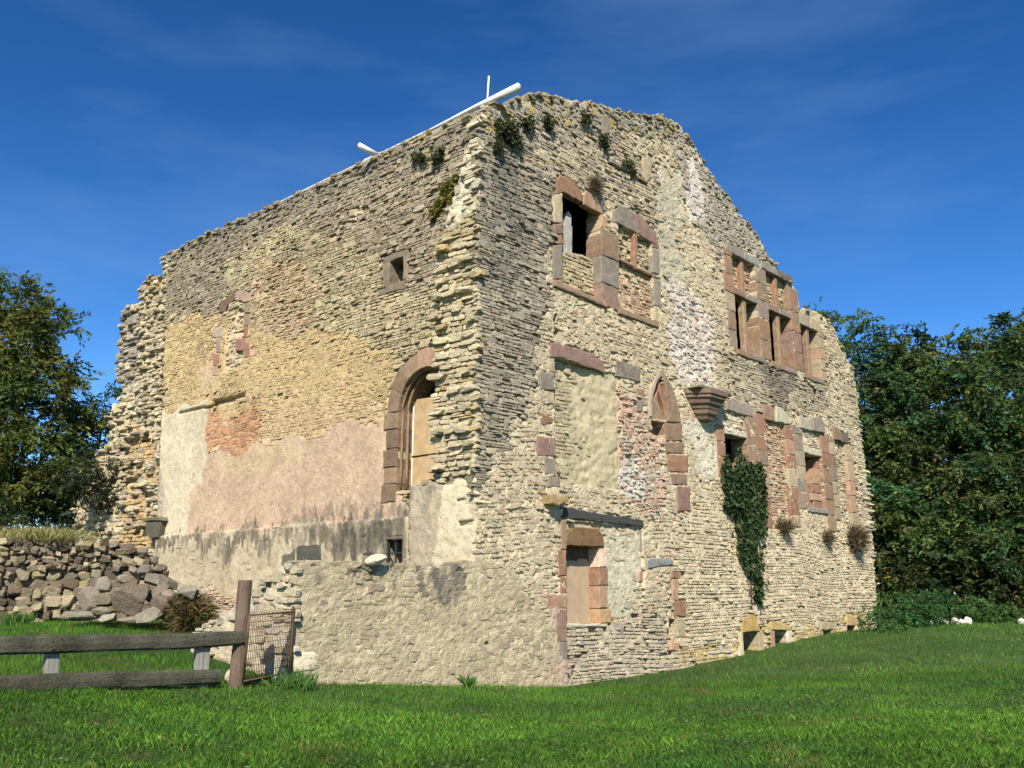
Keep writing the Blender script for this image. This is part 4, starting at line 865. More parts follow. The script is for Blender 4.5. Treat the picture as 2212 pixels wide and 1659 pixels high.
coping(FL, [(14.3, 12.64), (10.8, 12.64), (6.3, 12.61), (.0, 12.66)], side, 300, lich, 4)
coping(FR, [(-.05, 2.2), (-.6, 2.07), (-4.05, 2.1)], gable, 34, [(.30, .255, .18), (.2, .17, .12)], 5, size=(.10, .22), off=(-.3, -.08))
coping(FW, [(0, 2.08), (.55, 1.95), (1.2, 1.6), (2.1, 1.2), (3.2, .75)], ret, 50, [(.45, .39, .29), (.3, .27, .2)], 7)
coping(FL, outT[1:20], torn, 220, [(.48, .42, .30), (.36, .31, .23), (.42, .32, .18)], 8, size=(.14, .38), off=(-.7, -.15))
finish_stones(300)

# ------------------------------------------------------------------ roof and gutter behind the wall tops, unseen planes added to darken the interior
def quads(name, Q, mat, parent):
    V = np.array([p for q in Q for p in q]); F = []; n0 = 0
    for q in Q: F.append(tuple(range(n0, n0 + len(q)))); n0 += len(q)
    return mesh_np(name, V, F, mat, parent)
def HP(u, t, z): return np.array([C0[0] + dR[0] * u + dL[0] * t, C0[1] + dR[1] * u + dL[1] * t, z])
roof = quads('roof', [[HP(.9, .5, 12.1), HP(7.3, .5, 14.5), HP(7.3, 14, 14.5), HP(.9, 14, 12.1)], [HP(7.3, .5, 14.5), HP(14.6, .5, 11.2), HP(14.6, 14, 11.2), HP(7.3, 14, 14.5)], [HP(14.6, .5, 11.2), HP(18.5, .5, 9.4), HP(18.5, 14, 9.4), HP(14.6, 14, 11.2)]], M_ROOF, house)
quads('interior_dark_planes', [[HP(.8, 13, 0), HP(18.4, 13, 0), HP(18.4, 13, 9.3), HP(14.6, 13, 11), HP(7.3, 13, 14.2), HP(.8, 13, 11.9)], [HP(18.4, .4, 0), HP(18.4, 13, 0), HP(18.4, 13, 9.4), HP(18.4, .4, 9.4)], [HP(.6, .6, -.2), HP(18.4, .6, -.2), HP(18.4, 13, -.2), HP(.6, 13, -.2)], [HP(.6, .6, 7.9), HP(18.4, .6, 7.9), HP(18.4, 13, 7.9), HP(.6, 13, 7.9)]], M_ROOF, house)  # unseen planes added to keep the space behind the openings dark
gp = lambda t, z=12.73, o=-.12: FL.P(t, z, o)
gut = tube('gutter', [gp(13.0, 12.66), gp(9.0, 12.70), gp(6.0, 12.75), gp(2.0, 12.80), gp(.6, 12.84), gp(-.72, 12.84)], [.02, .022, .026, .03, .06, .10], house, M_WHITE, n=12)
gut['label'] = 'white roof gutter running along the top of the side wall'
a = FL.P(4.0, 12.72, -.1); tube('outlet_pipe', [a, a + np.append(FL.n * .62, .06) + np.append(FL.d * .05, 0)], .075, gut, M_WHITE, n=14)
blk('downpipe_box', FL, boxp(3.95, 4.6, 12.62, 12.84), -.12, -.4, (.7, .7, .7), gut, mat=M_WHITE, bev=.01, wob=0, sub=9)
p = FL.P(.42, 12.7, -.3); rod = tube('antenna_pole', [p, p + np.array([.05, 0, .98])], .022, None, M_WHITE); tag(rod, 'thin white pole standing up beside the gutter end', 'pole')
# ------------------------------------------------------------------ rocks
def ico(sub):
    import bmesh
    bm = bmesh.new(); bmesh.ops.create_icosphere(bm, subdivisions=sub, radius=1)
    V = np.array([v.co[:] for v in bm.verts]); F = np.array([[v.index for v in f.verts] for f in bm.faces]); bm.free(); return V, F
ICO2, ICO3, ICO4 = ico(2), ico(3), ico(4)
def rock(name, c, size, colr, parent=None, base=ICO3, planes=9, seed=None, rot=None, mat=None, box=False):
    r = np.random.default_rng(seed if seed is not None else random.randrange(1 << 30))
    V, F = base; nrm = r.normal(size=(planes, 3)); nrm /= np.linalg.norm(nrm, axis=1)[:, None]
    if box: nrm = np.concatenate([np.vstack([np.eye(3), -np.eye(3)]) + r.normal(size=(6, 3)) * .20, nrm[:4]]); nrm /= np.linalg.norm(nrm, axis=1)[:, None]
    dd = r.uniform(.62, .98, len(nrm)) if not box else np.concatenate([np.full(6, .62), r.uniform(.8, 1, len(nrm) - 6)])
    dots = V @ nrm.T; rr = np.min(np.where(dots > 1e-3, dd[None] / np.maximum(dots, 1e-3), 9), axis=1); rr = np.minimum(rr, 1.05)
    P = V * rr[:, None]
    P = P * (1 + .018 * r.normal(size=(len(V), 1)))
    P = P / np.abs(P).max(0) * np.array(size) / 2
    a, b_, g = rot if rot is not None else (r.normal() * .12, r.normal() * .15, r.uniform(-.6, .6))
    M = np.array((Matrix.Rotation(g, 3, 'Z') @ Matrix.Rotation(b_, 3, 'Y') @ Matrix.Rotation(a, 3, 'X')))
    return mesh_np(name, P @ M.T + np.array(c), F, mat or M_ROCK, parent, np.clip(np.array(colr) * (.8 + .4 * r.random()), .01, .85))

# ------------------------------------------------------------------ dry stone wall on the left
cH = lambda x, y: (.281 * x, 1042.3 + .281 * y)
a_ = at(-330, 1345, 18.4); b_ = at(372, 1340, 20.8); dd = (b_ - a_)[:2]; Lr = np.hypot(*dd); dd = dd / Lr
FD = Frame(a_[:2], dd, np.array([dd[1], -dd[0]]))
dsw = tag(empty('dry_stone_wall', (float(a_[0]), float(a_[1]), float(gz(a_[0], a_[1])))), 'tumbled dry stone wall of brown rubble left of the house', 'wall')
topD = FD.poly([(-330, 1160), (-200, 1170), (-80, 1172), (0, 1168), (40, 1163), (130, 1163), (175, 1165), (230, 1172), (290, 1180), (320, 1195), (345, 1225), (368, 1270)])
outD = [(topD[0][0], .7)] + [(topD[-1][0], .7)] + topD[::-1]
cols_d = [(.20, .16, .105), (.16, .125, .08), (.125, .096, .064), (.245, .20, .128), (.24, .19, .105), (.10, .078, .054), (.18, .148, .105), (.30, .25, .16)]
zz = Zones(dict(stone=(.3, .25, .18), mort=(.13, .10, .07), depth=-.0, keep=0, prot=.05, rough=4, var=.2, oddp=0, odd=(0, 0, 0), spike=0), .1, 3)
wall('earth_core', FD, outD, [], zz, dsw, g=.12, skirt=.8, off=-.22, seed=7)
z = .85; k = 0
while z < 3.0:
    h = random.uniform(.13, .23) * (1.1 if z < 1.9 else .68); u = random.uniform(-.2, .1)
    while u < Lr:
        w = h * random.uniform(.9, 1.9)
        if inpoly(np.array([u + w / 2]), np.array([z + h * .55]), outD)[0]:
            p = FD.P(u + w / 2, z + h / 2 + random.uniform(-.03, .03), -.05 + random.uniform(-.1, .1) - .10 * max(0, z - 1.2))
            rock('stone', p, (w * 1.16, random.uniform(.25, .4), h * 1.26), random.choice(cols_d), dsw, ICO3, planes=4, box=True, rot=(random.gauss(0, .15), random.gauss(0, .18), math.atan2(dd[1], dd[0]) + random.gauss(0, .2))); k += 1
        u += w * .93
    z += h * .88
# fallen blocks
fb = [(800, 790, 120, 130, .1, 'tan upright fallen block below the top of the rubble heap', (.38, .32, .24)), (690, 905, 160, 210, 0, 'leaning brownish slab at the left of the fallen blocks', (.31, .25, .19)), (815, 895, 160, 125, 0, 'squat ochre tinged block right beside the leaning slab', (.33, .27, .19)), (1000, 900, 250, 260, -.1, 'largest dark upright fallen block in the rubble', (.24, .185, .14)), (1180, 742, 165, 100, .5, 'grey squared block lying above the largest fallen block', (.32, .27, .22)), (1285, 778, 135, 95, .4, 'brown block at the upper right of the fallen heap', (.28, .22, .165)), (1215, 840, 190, 80, .2, 'slanting brown slab wedged in the fallen heap', (.26, .205, .155)), (1455, 850, 180, 120, -.1, 'round grey stone leaning on the pink plaster', (.36, .315, .25)), (1240, 950, 160, 170, -.1, 'dark brown boulder in front of the slanting slab', (.22, .165, .125)), (1135, 1020, 210, 95, -.3, 'pale flat slab lying in the weeds', (.38, .325, .25)), (600, 1022, 300, 85, -.2, 'long low pale stone at the foot of the rubble wall', (.42, .36, .27)), (800, 988, 160, 65, -.2, 'low rounded stone in front of the squat block', (.36, .31, .21)), (825, 1042, 120, 65, -.35, 'small pale wedge stone at the grass edge', (.40, .35, .26)), (1020, 1055, 210, 50, -.3, 'flat brown stone half sunk in the grass', (.33, .26, .18)), (1110, 668, 100, 90, .6, 'round grey stone near the top of the fallen heap', (.29, .25, .2)), (950, 745, 110, 75, .4, 'small tan stone above the largest fallen block', (.37, .31, .23)), (1245, 660, 70, 65, .6, 'small brown stone at the very top right of the heap', (.27, .215, .16)), (1305, 868, 120, 95, .1, 'brown stone beside the round grey one', (.29, .235, .175))]
for i, (x, y, w, h, dz, lab, colr) in enumerate(fb):
    X, Y = cH(x, y); dep = 18.95 + dz * .9; p = at(X, Y, dep); s = dep / 1924 * .281
    colr = (colr[0] * .58, colr[1] * .60, colr[2] * .58)
    o = rock('fallen_block', p, (w * s * 1.12, max(.3, min(w, h) * s * 1.0), h * s * 1.05), colr, None, ICO4, seed=300 + i, box=(i in (2, 3, 4, 5, 6, 9)), rot=(random.gauss(0, .1), [.0, -.25, 0, .08, .1, .25, -.5, 0, .2, -.35, 0, 0, -.2, 0, 0, .1, 0, .2][i], random.gauss(0, .25)))
    tag(o, lab, 'stone', 'fallen blocks in front of the rubble wall')
# white spoil stones on the right and the pale lump on the low wall
ws = [(1990, 1336, 22, 8), (2008, 1338, 18, 7), (2026, 1334, 16, 9), (2040, 1338, 12, 6), (2062, 1333, 13, 9), (2076, 1336, 10, 6), (2089, 1331, 15, 11), (1976, 1339, 10, 5), (2206, 1340, 12, 8)]
wl = ['widest white stone at the left of the spoil line', 'white stone second in the spoil line', 'white stone third in the spoil line by the bushes', 'low white stone in the middle of the spoil line', 'round white stone right of the spoil gap', 'tiny white stone between two larger ones', 'tallest white stone at the right of the spoil line', 'small white stone at the far left of the spoil line', 'white stone alone at the right edge of the picture']
for i, (x, y, w, h) in enumerate(ws):
    p = at(x, y, 30.5); p[2] = gz(p[0], p[1]) + .08; s = 30.5 / 1924
    tag(rock('white_stone', p, (w * s * 1.2, .3, h * s * 1.9), (.66, .63, .55), None, ICO2, seed=500 + i), wl[i], 'stone', 'white stones along the lawn edge')
p = FL.P(3.95, 2.30, .45); p = at(812, 1209, 15.9)
tag(rock('white_lump', p, (.44, .3, .2), (.42, .36, .27), None, ICO3, planes=6, seed=19, rot=(0, -.3, .5)), 'white mortar lump lying on top of the low wall', 'stone')
p = at(497, 1462, 13.9); tag(rock('pale_stone', p, (.16, .2, .26), (.56, .49, .34), None, ICO3, seed=10), 'pale block beside the foot of the gate post', 'stone')

# ------------------------------------------------------------------ fence
P1 = at(512, 1487, 13.8); P0 = at(-60, 1517, 11.3)
fv = (P0 - P1)[:2]; fl = np.hypot(*fv); fv /= fl; fn = np.array([fv[1], -fv[0]]);
if fn[1] > 0: fn = -fn
FF = Frame(P1[:2], fv, fn)
fence = tag(empty('rail_fence', tuple(map(float, P1))), 'weathered grey wooden fence of two heavy slab rails', 'fence')
def rail(pix_top, pix_bot, o0, o1, seed, col):
    a = FF.poly(pix_top, o1); b = FF.poly(pix_bot, o1); us = np.linspace(a[0][0], a[-1][0], 22)
    if us[0] > us[-1]: us = us[::-1]
    so = np.argsort([q[0] for q in a]); zt = np.interp(us, [a[i][0] for i in so], [a[i][1] for i in so]); so = np.argsort([q[0] for q in b]); zb = np.interp(us, [b[i][0] for i in so], [b[i][1] for i in so])
    zt = zt + (vnoise(us * 2.2, us * 0, seed) - .5) * .035; zb = zb + (vnoise(us * 2.0, us * 0 + 3, seed) - .5) * .035
    V = []; F = []
    for i, u in enumerate(us):
        m = (zt[i] + zb[i]) / 2; hh = (zt[i] - zb[i]) / 2
        for oz, oo in ((-1, o0), (-1, o1 - .025), (-.72, o1), (0, o1 + .012), (.72, o1), (1, o1 - .025), (1, o0)):
            V.append(FF.P(u, m + oz * hh, oo + random.uniform(-.004, .004)))
    n = 7
    for i in range(len(us) - 1):
        for k in range(n): F.append((i * n + k, i * n + (k + 1) % n, (i + 1) * n + (k + 1) % n, (i + 1) * n + k))
    F.append(tuple(range(n))); F.append(tuple((len(us) - 1) * n + k for k in range(n))[::-1])
    return mesh_np('rail', np.array(V), F, M_FENCE, fence, col)
def wood_mat(name, base1, base2, axis):
    m, nt, b = _nt(name); L = nt.links.new; tc = N(nt, 'ShaderNodeTexCoord'); mp = N(nt, 'ShaderNodeMapping')
    mp.inputs['Rotation'].default_value = axis[0]; mp.inputs['Scale'].default_value = axis[1]; L(tc.outputs['Object'], mp.inputs[0])
    n = N(nt, 'ShaderNodeTexNoise', Scale=1.0, Detail=8.0, Roughness=.7); L(mp.outputs[0], n.inputs['Vector'])
    n2 = N(nt, 'ShaderNodeTexNoise', Scale=3.0, Detail=4.0); L(tc.outputs['Object'], n2.inputs['Vector'])
    ad_ = N(nt, 'ShaderNodeMath', operation='ADD'); L(n.outputs[0], ad_.inputs[0]); L(n2.outputs[0], ad_.inputs[1])
    cr = N(nt, 'ShaderNodeValToRGB'); e = cr.color_ramp.elements; e[0].position = .32; e[0].color = (*base1, 1); e[1].position = .68; e[1].color = (*base2, 1)
    mh = N(nt, 'ShaderNodeMath', operation='MULTIPLY'); mh.inputs[1].default_value = .5; L(ad_.outputs[0], mh.inputs[0]); L(mh.outputs[0], cr.inputs[0]); L(cr.outputs[0], b.inputs['Base Color'])
    bp = N(nt, 'ShaderNodeBump', Strength=1.0, Distance=.035); L(n.outputs[0], bp.inputs['Height']); L(bp.outputs[0], b.inputs['Normal'])
    return m
fa = math.atan2(fv[1], fv[0])
M_FENCE = wood_mat('grey_rail_wood', (.022, .021, .013), (.115, .108, .074), ((0, 0, -fa), (1.5, 30, 30)))
M_POST = wood_mat('brown_post_wood', (.06, .042, .03), (.19, .135, .095), ((0, 0, 0), (25, 25, 1.2)))
M_POSTG = wood_mat('grey_post_wood', (.17, .165, .135), (.34, .33, .27), ((0, 0, 0), (25, 25, 1.2)))
rail([(-420, 1376), (-60, 1372), (0, 1374), (100, 1372), (200, 1370), (400, 1366), (480, 1362), (536, 1361)], [(-420, 1426), (-60, 1414), (0, 1413), (100, 1413), (240, 1407), (400, 1401), (520, 1392), (537, 1389)], .03, .10, 3, (.1, .1, .1))
rail([(-420, 1474), (-60, 1459), (0, 1459), (120, 1456), (300, 1450), (480, 1445)], [(-420, 1526), (-60, 1506), (0, 1502), (200, 1490), (400, 1482), (482, 1476)], .03, .10, 5, (.1, .1, .1))
def plank(name, pix, o0, o1, parent, mat):
    return blk(name, FF, FF.poly(pix, o1), o1, o0, (.2, .2, .2), parent, bev=.01, sub=.3, wob=.006, mat=mat)
plank('post', [(96, 1520), (98, 1440), (104, 1405), (132, 1404), (128, 1440), (124, 1520)], -.08, .025, fence, M_POSTG)
plank('post', [(-244, 1545), (-242, 1450), (-236, 1410), (-206, 1409), (-210, 1450), (-214, 1545)], -.08, .025, fence, M_POSTG)
plank('post', [(424, 1500), (426, 1400), (432, 1390), (456, 1388), (452, 1440), (448, 1500)], -.08, .025, fence, M_POSTG)
t0 = at(530, 1253, 13.9); t1 = at(509, 1492, 13.8)
tube('post', [t1 - np.array([0, 0, .2]), t1 * .75 + t0 * .25, (t0 + t1) / 2 + np.array([.01, 0, 0]), t0 * .75 + t1 * .25, t0 - np.array([0, 0, .02]), t0], [.115, .112, .108, .108, .108, .10], fence, M_POST, n=16, smooth=False)['label'] = 'tall round brown end post'
for x, y in ((523, 1372), (524, 1386), (113, 1385), (113, 1402), (440, 1374), (441, 1392), (438, 1458), (110, 1472)):
    u, z = FF.hit(x, y, .11); b_ = FF.P(u, z, .10); tube('bolt', [b_, b_ + np.append(FF.n * .02, 0)], .012, fence, M_IRON, n=6)
kb = [(40, 1512, 'long pale kerb stone under the bottom rail at the left edge', 110), (150, 1503, 'pale kerb stone under the bottom rail', 90), (235, 1497, 'broken kerb stone right of the other kerb stones', 60)]
for i, (x, y, lab, w) in enumerate(kb):
    p = at(x, y - 4, 11.75 + i * .45); p[2] -= .03; s = 11. / 1924
    tag(rock('kerb_stone', p, (w * s * 1.1, .22, .12), (.33, .28, .20), None, ICO3, seed=700 + i, box=True, rot=(0, 0, fa)), lab, 'stone', 'kerb stones under the fence')

# ------------------------------------------------------------------ wire gate
G0t = at(538, 1329, 13.75); G0b = at(524, 1472, 13.75); G1t = at(633, 1322, 14.75); G1b = at(627, 1452, 14.75)
gate = tag(empty('wire_gate', tuple(map(float, G0b))), 'rusty wire mesh gate between the round post and the low wall', 'gate')
for a, b in ((G0t, G1t), (G0b, G1b), (G0t, G0b)): tube('frame_bar', [a, b], .014, gate, M_IRON, n=6)
tube('frame_bar', [G1t + np.array([0, 0, .09]), G1b - np.array([0, 0, .05])], .022, gate, M_IRON, n=6)
for i in range(1, 27):
    t = i / 27; tube('wire', [G0t + (G1t - G0t) * t + np.array([0, 0, .055]), G0b + (G1b - G0b) * t], .0052, gate, M_IRON, n=4)
for i in range(1, 9):
    t = i / 9; tube('wire', [G0t + (G0b - G0t) * t, G1t + (G1b - G1t) * t], .0042, gate, M_IRON, n=4)
q = [at(601, 1475, 15.1), at(617, 1470, 15.3), at(619, 1362, 15.3), at(604, 1362, 15.1)]
V = np.array(q + [p + np.array([.03, .06, 0]) for p in q]); lb = mesh_np('leaning_board', V, [(0, 1, 2, 3), (7, 6, 5, 4), (0, 4, 5, 1), (1, 5, 6, 2), (2, 6, 7, 3), (3, 7, 4, 0)], M_FENCE)
tag(lb, 'dark wooden board leaning on the wall behind the wire gate', 'board')

# ------------------------------------------------------------------ foliage
def leaves(C, size, colr, out=None, droop=.3, aspect=.42, spread=.75):
    """C (n,3) leaf bases; returns V (4n,3), F quads, col; leaf = folded diamond"""
    n = len(C); d = rng.normal(size=(n, 3))
    if out is not None: d = d * spread + out
    d[:, 2] -= droop; d /= np.linalg.norm(d, axis=1)[:, None]
    s = rng.normal(size=(n, 3)); s -= d * (s * d).sum(1)[:, None]; s /= np.linalg.norm(s, axis=1)[:, None]
    nn = np.cross(d, s); L_ = (size * (.6 + .8 * rng.random(n)))[:, None]
    a = C; b = C + d * L_ * .45 + s * L_ * aspect * .5 + nn * L_ * .06; t = C + d * L_; c = C + d * L_ * .5 - s * L_ * aspect * .5 + nn * L_ * .06
    V = np.stack([a, b, t, c], 1).reshape(-1, 3); F = np.arange(4 * n).reshape(n, 4)
    return V, F, np.repeat(colr, 4, 0)
def crown_pts(blobs, nb, ns, crad, rmin=.55, lv=11, rl=.55):
    """boughs on the blob surfaces, each with ns feathered sprays of lv leaflets: returns leaf bases, directions, bough ids"""
    w = np.array([b[1][0] * b[1][1] * b[1][2] for b in blobs]) ** .72; w /= w.sum()
    which = rng.choice(len(blobs), nb, p=w); d = rng.normal(size=(nb, 3)); d[:, 1] -= .35; d /= np.linalg.norm(d, axis=1)[:, None]
    r = rmin + (1.0 - rmin) * rng.random(nb) ** .5
    cen = np.array([b[0] for b in blobs])[which] + d * r[:, None] * np.array([b[1] for b in blobs])[which]
    br = crad * (.55 + .9 * rng.random((nb, 1, 1)))
    S = cen[:, None] + rng.normal(size=(nb, ns, 3)) * np.array([1, 1, .5]) * br
    D = d[:, None] * .55 + rng.normal(size=(nb, ns, 3)) * .55 + np.array([0, -.1, -.1]); D /= np.linalg.norm(D, axis=-1, keepdims=True)
    side = np.cross(D, np.array([0, 0, 1.0]) + rng.normal(size=(nb, ns, 3)) * .4); side /= np.linalg.norm(side, axis=-1, keepdims=True) + 1e-6
    L = rl * (.7 + .6 * rng.random((nb, ns, 1)))
    P = []; O = []
    for k in range(lv):
        t = (k // 2 + 1) / (lv // 2 + 1); sg = 1 if k % 2 else -1
        last = k == lv - 1
        base = S + D * L * t + np.array([0, 0, -.28]) * L * t * t
        P.append(base); O.append((D * .7 + side * sg * (0 if last else 1.0)) * 1.6 + np.array([0, 0, -.25]))
    P = np.stack(P, 2).reshape(-1, 3); O = np.stack(O, 2).reshape(-1, 3)
    return P, O, np.repeat(np.arange(nb), ns * lv), cen, d
def tree(name, lab, base, blobs, ncl, nl, size, tones, crad=.36, group=None, trunk=.25, cat='tree', droop=.35, limbs=7, part='crown'):
    root = tag(empty(name, tuple(map(float, base))), lab, cat, group)
    P, out, ci, cen, d = crown_pts(blobs, ncl, nl, crad, rl=size * 2.4)
    tn = np.array(tones)[rng.integers(0, len(tones), ncl)] * (.45 + 1.1 * rng.random((ncl, 1)))
    col_ = np.clip(tn[ci] * (.7 + .6 * rng.random((len(P), 1))), .005, .6)
    yl = rng.random(len(P)) < .03; col_[yl] = np.array([.20, .17, .03]) * (.6 + .8 * rng.random((yl.sum(), 1)))
    V, F, c = leaves(P, size, col_, out, .1, aspect=.40, spread=.35)
    mesh_np(part, V, F, M_LEAF, root, c)['kind'] = 'stuff'
    if trunk:
        top = np.mean([b[0] for b in blobs], 0); b0 = np.array(base)
        mid = b0 * .5 + top * .5 + np.array([random.uniform(-.3, .3), 0, 0])
        tube('trunk', [b0 - np.array([0, 0, .3]), b0 * .8 + mid * .2, mid, top], [trunk * 1.2, trunk, trunk * .7, trunk * .3], root, M_BARK, n=9)
        for k in range(limbs):
            b = blobs[k % len(blobs)]; tgt = np.array(b[0]) + rng.normal(size=3) * np.array(b[1]) * .45; st_ = b0 + (mid - b0) * random.uniform(.5, 1.2)
            tube('limb', [st_, st_ * .5 + tgt * .5 + rng.normal(size=3) * .25, tgt], [trunk * .42, trunk * .26, trunk * .08], root, M_BARK, n=6)
    return root
OLIVE = [(.066, .100, .024), (.054, .094, .022), (.078, .108, .026), (.044, .090, .024), (.068, .090, .028), (.036, .094, .034)]
def pb(x, y, dep, r, ry=None, rz=None):
    p = at(x, y, dep); return (p, (r, ry or r, rz or r))
s36 = 36 / 1924
def base_at(x, dep):
    p = at(x, 1330, dep); return np.array([p[0], p[1], float(gz(p[0], p[1]))])
grpR = 'walnut trees behind the right end of the house'
tree('walnut_tree', 'walnut tree rising behind the right end of the gable wall', base_at(1850, 37), [pb(1810, 712, 37, .75), pb(1838, 750, 37, 1.1), pb(1866, 800, 37, 1.2), pb(1870, 890, 36.5, 2.0), pb(1890, 1000, 36, 2.2), pb(1900, 1120, 36, 2.2), pb(1745, 690, 39, .7)], 115, 26, .20, OLIVE, group=grpR)
tree('walnut_tree', 'dense walnut tree in the middle of the right hand trees', base_at(1975, 36), [pb(1925, 790, 36, 1.1), pb(1985, 782, 36.5, 1.1), pb(1960, 890, 35.5, 2.1), pb(2000, 1010, 35, 2.3), pb(1960, 1130, 35, 2.2), pb(1990, 1220, 34.5, 1.9)], 135, 26, .20, OLIVE, group=grpR)
tree('walnut_tree', 'tallest walnut tree near the right edge of the picture', base_at(2120, 35), [pb(2112, 700, 35, .8), pb(2160, 745, 35, 1.2), pb(2082, 770, 35, 1.0), pb(2120, 870, 34.5, 2.1), pb(2100, 1000, 34, 2.3), pb(2130, 1130, 33.5, 2.3), pb(2080, 1230, 33.5, 1.7)], 145, 26, .20, OLIVE, group=grpR)
tree('walnut_tree', 'walnut tree cut off by the right edge of the picture', base_at(2260, 34), [pb(2205, 770, 34, 1.1), pb(2270, 780, 34, 1.6), pb(2215, 900, 33.5, 2.0), pb(2280, 1000, 33, 2.3), pb(2190, 1050, 33, 1.8), pb(2230, 1180, 32.5, 2.1), pb(2330, 1100, 33, 2.3)], 135, 26, .20, OLIVE, group=grpR)
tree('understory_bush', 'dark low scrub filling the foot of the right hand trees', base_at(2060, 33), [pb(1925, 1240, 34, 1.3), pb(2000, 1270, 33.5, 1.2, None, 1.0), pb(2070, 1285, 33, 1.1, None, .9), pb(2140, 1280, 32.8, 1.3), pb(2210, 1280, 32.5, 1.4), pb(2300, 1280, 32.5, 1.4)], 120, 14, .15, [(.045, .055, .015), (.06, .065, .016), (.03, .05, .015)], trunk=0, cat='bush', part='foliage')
tree('nettle_patch', 'bright green nettle bush beside the far corner of the house', base_at(1950, 29), [pb(1925, 1325, 29, .75, None, .5), pb(1965, 1318, 29.5, .8, None, .55), pb(2005, 1318, 30, .7, None, .5), pb(1900, 1345, 28, .5, None, .4)], 90, 10, .09, [(.035, .10, .03), (.04, .12, .03), (.05, .11, .025)], trunk=0, cat='bush', crad=.2, part='foliage')
tree('nettle_patch', 'bright green weeds behind the white stones at the right', base_at(2110, 31), [pb(2105, 1318, 31.5, .7, None, .35), pb(2140, 1325, 31.5, .6, None, .3), pb(2190, 1330, 31.5, .8, None, .3)], 60, 10, .09, [(.05, .12, .03), (.06, .13, .03)], trunk=0, cat='bush', crad=.2, part='foliage')
# left
tree('walnut_tree', 'big walnut tree at the left edge of the picture', base_at(-40, 33), [pb(10, 665, 33, 1.3, None, 1.3), pb(70, 745, 33, 1.6), pb(-20, 780, 32.5, 2.0), pb(45, 860, 32.5, 2.1), pb(115, 880, 33, 1.7), pb(150, 950, 33, 1.3), pb(50, 985, 32, 2.0), pb(-90, 900, 33, 2.6), pb(120, 1030, 32.5, 1.4), pb(40, 1080, 32.5, 1.3)], 170, 26, .20, [(.08, .11, .022), (.095, .115, .024), (.065, .10, .022), (.11, .115, .022)], group='walnut trees left of the house', trunk=.32)
tree('young_tree', 'smaller dark tree between the left walnut and the broken wall', base_at(205, 35), [pb(200, 940, 35, 1.0), pb(245, 880, 36, .85), pb(185, 1040, 35, 1.1), pb(150, 1090, 35, 1.0), pb(200, 1100, 35, 1.0)], 75, 12, .16, [(.03, .055, .02), (.025, .05, .02), (.05, .07, .02)], trunk=.14)
tree('shade_toned_shrub', 'shrub with shade toned leaf colour beside the broken wall remains', base_at(90, 31), [pb(40, 1120, 31.5, .8), pb(90, 1110, 31.5, .9), pb(135, 1120, 31.5, .7)], 45, 12, .14, [(.03, .05, .015), (.045, .065, .018)], trunk=0, cat='bush', part='foliage')  # shade is put into the leaf tones
p_ = FL.P(16.6, 5.4, .35); tree('shade_toned_shrub', 'shade toned bush growing out of the broken wall remains', p_, [(p_, (.75, .5, .85)), (p_ + np.array([-.4, 0, -.5]), (.6, .4, .6))], 30, 12, .11, [(.02, .03, .012), (.03, .04, .014)], trunk=0, cat='bush', crad=.3, part='foliage')  # leaf colours darkened to stand for the shadow on this bush
# the wood further off, one mass behind the single trees
def far_wood(lab, blobs, nb, tones):
    P, out, ci, cen, d = crown_pts(blobs, nb, 12, .6, rl=.8)
    tn = np.array(tones)[rng.integers(0, len(tones), nb)] * (.6 + .8 * rng.random((nb, 1)))
    V, F, c = leaves(P, .36, np.clip(tn[ci], .004, .5), out, .1, spread=.5, aspect=.5)
    tag(mesh_np('distant_wood', V, F, M_LEAF, None, c), lab, 'wood', kind='stuff')
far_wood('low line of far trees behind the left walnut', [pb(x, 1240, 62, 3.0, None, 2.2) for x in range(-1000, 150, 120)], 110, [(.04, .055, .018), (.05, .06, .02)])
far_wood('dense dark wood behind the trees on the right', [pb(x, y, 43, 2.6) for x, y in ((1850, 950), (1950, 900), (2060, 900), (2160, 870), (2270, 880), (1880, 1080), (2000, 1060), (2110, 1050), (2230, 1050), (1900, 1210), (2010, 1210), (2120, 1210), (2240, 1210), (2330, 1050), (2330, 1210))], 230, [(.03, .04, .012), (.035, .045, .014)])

# ivy on the gable wall
def ivy(name, lab, fr, poly, n, size, tones, off=(.02, .16), cat='plant', stems=4, droop=.9, thin=-.5):
    pu = np.array(poly); U = rng.uniform(pu[:, 0].min(), pu[:, 0].max(), n * 3); Z = rng.uniform(pu[:, 1].min(), pu[:, 1].max(), n * 3)
    ok = inpoly(U + fbm(U * 3, Z * 3, 5) * .9, Z + fbm(U * 3, Z * 3, 8) * .9, poly) & (fbm(U * 4, Z * 2.5, 15, 3) > thin); U, Z = U[ok][:n], Z[ok][:n]
    bul = .5 + .9 * vnoise(U * 2.2, Z * 2.2, 4); O = off[0] + (off[1] - off[0]) * rng.random(len(U)) * bul
    P = fr.P(U, Z, O); tn = np.array(tones)[rng.integers(0, len(tones), len(U))] * (.6 + .8 * rng.random((len(U), 1)))
    root = tag(empty(name, tuple(map(float, fr.P(pu[:, 0].mean(), pu[:, 1].min(), .03)))), lab, cat)
    V, F, c = leaves(P, size, np.clip(tn, .005, .6), np.tile(np.append(fr.n, 0) * .9, (len(U), 1)), droop, aspect=.8)
    mesh_np('foliage', V, F, M_LEAF, root, c)['kind'] = 'stuff'
    um = pu[:, 0].mean(); z0 = pu[:, 1].min(); z1 = pu[:, 1].max()
    for k in range(stems):
        zs = np.linspace(z0, z1 - .2, 7); us = np.interp(zs, [z0, z1], [um, um + random.uniform(-.4, .4)]) + rng.normal(size=7) * .05
        tube('stem', [fr.P(a, b, .02) for a, b in zip(us, zs)], .012, root, M_BARK, n=5)
    return root
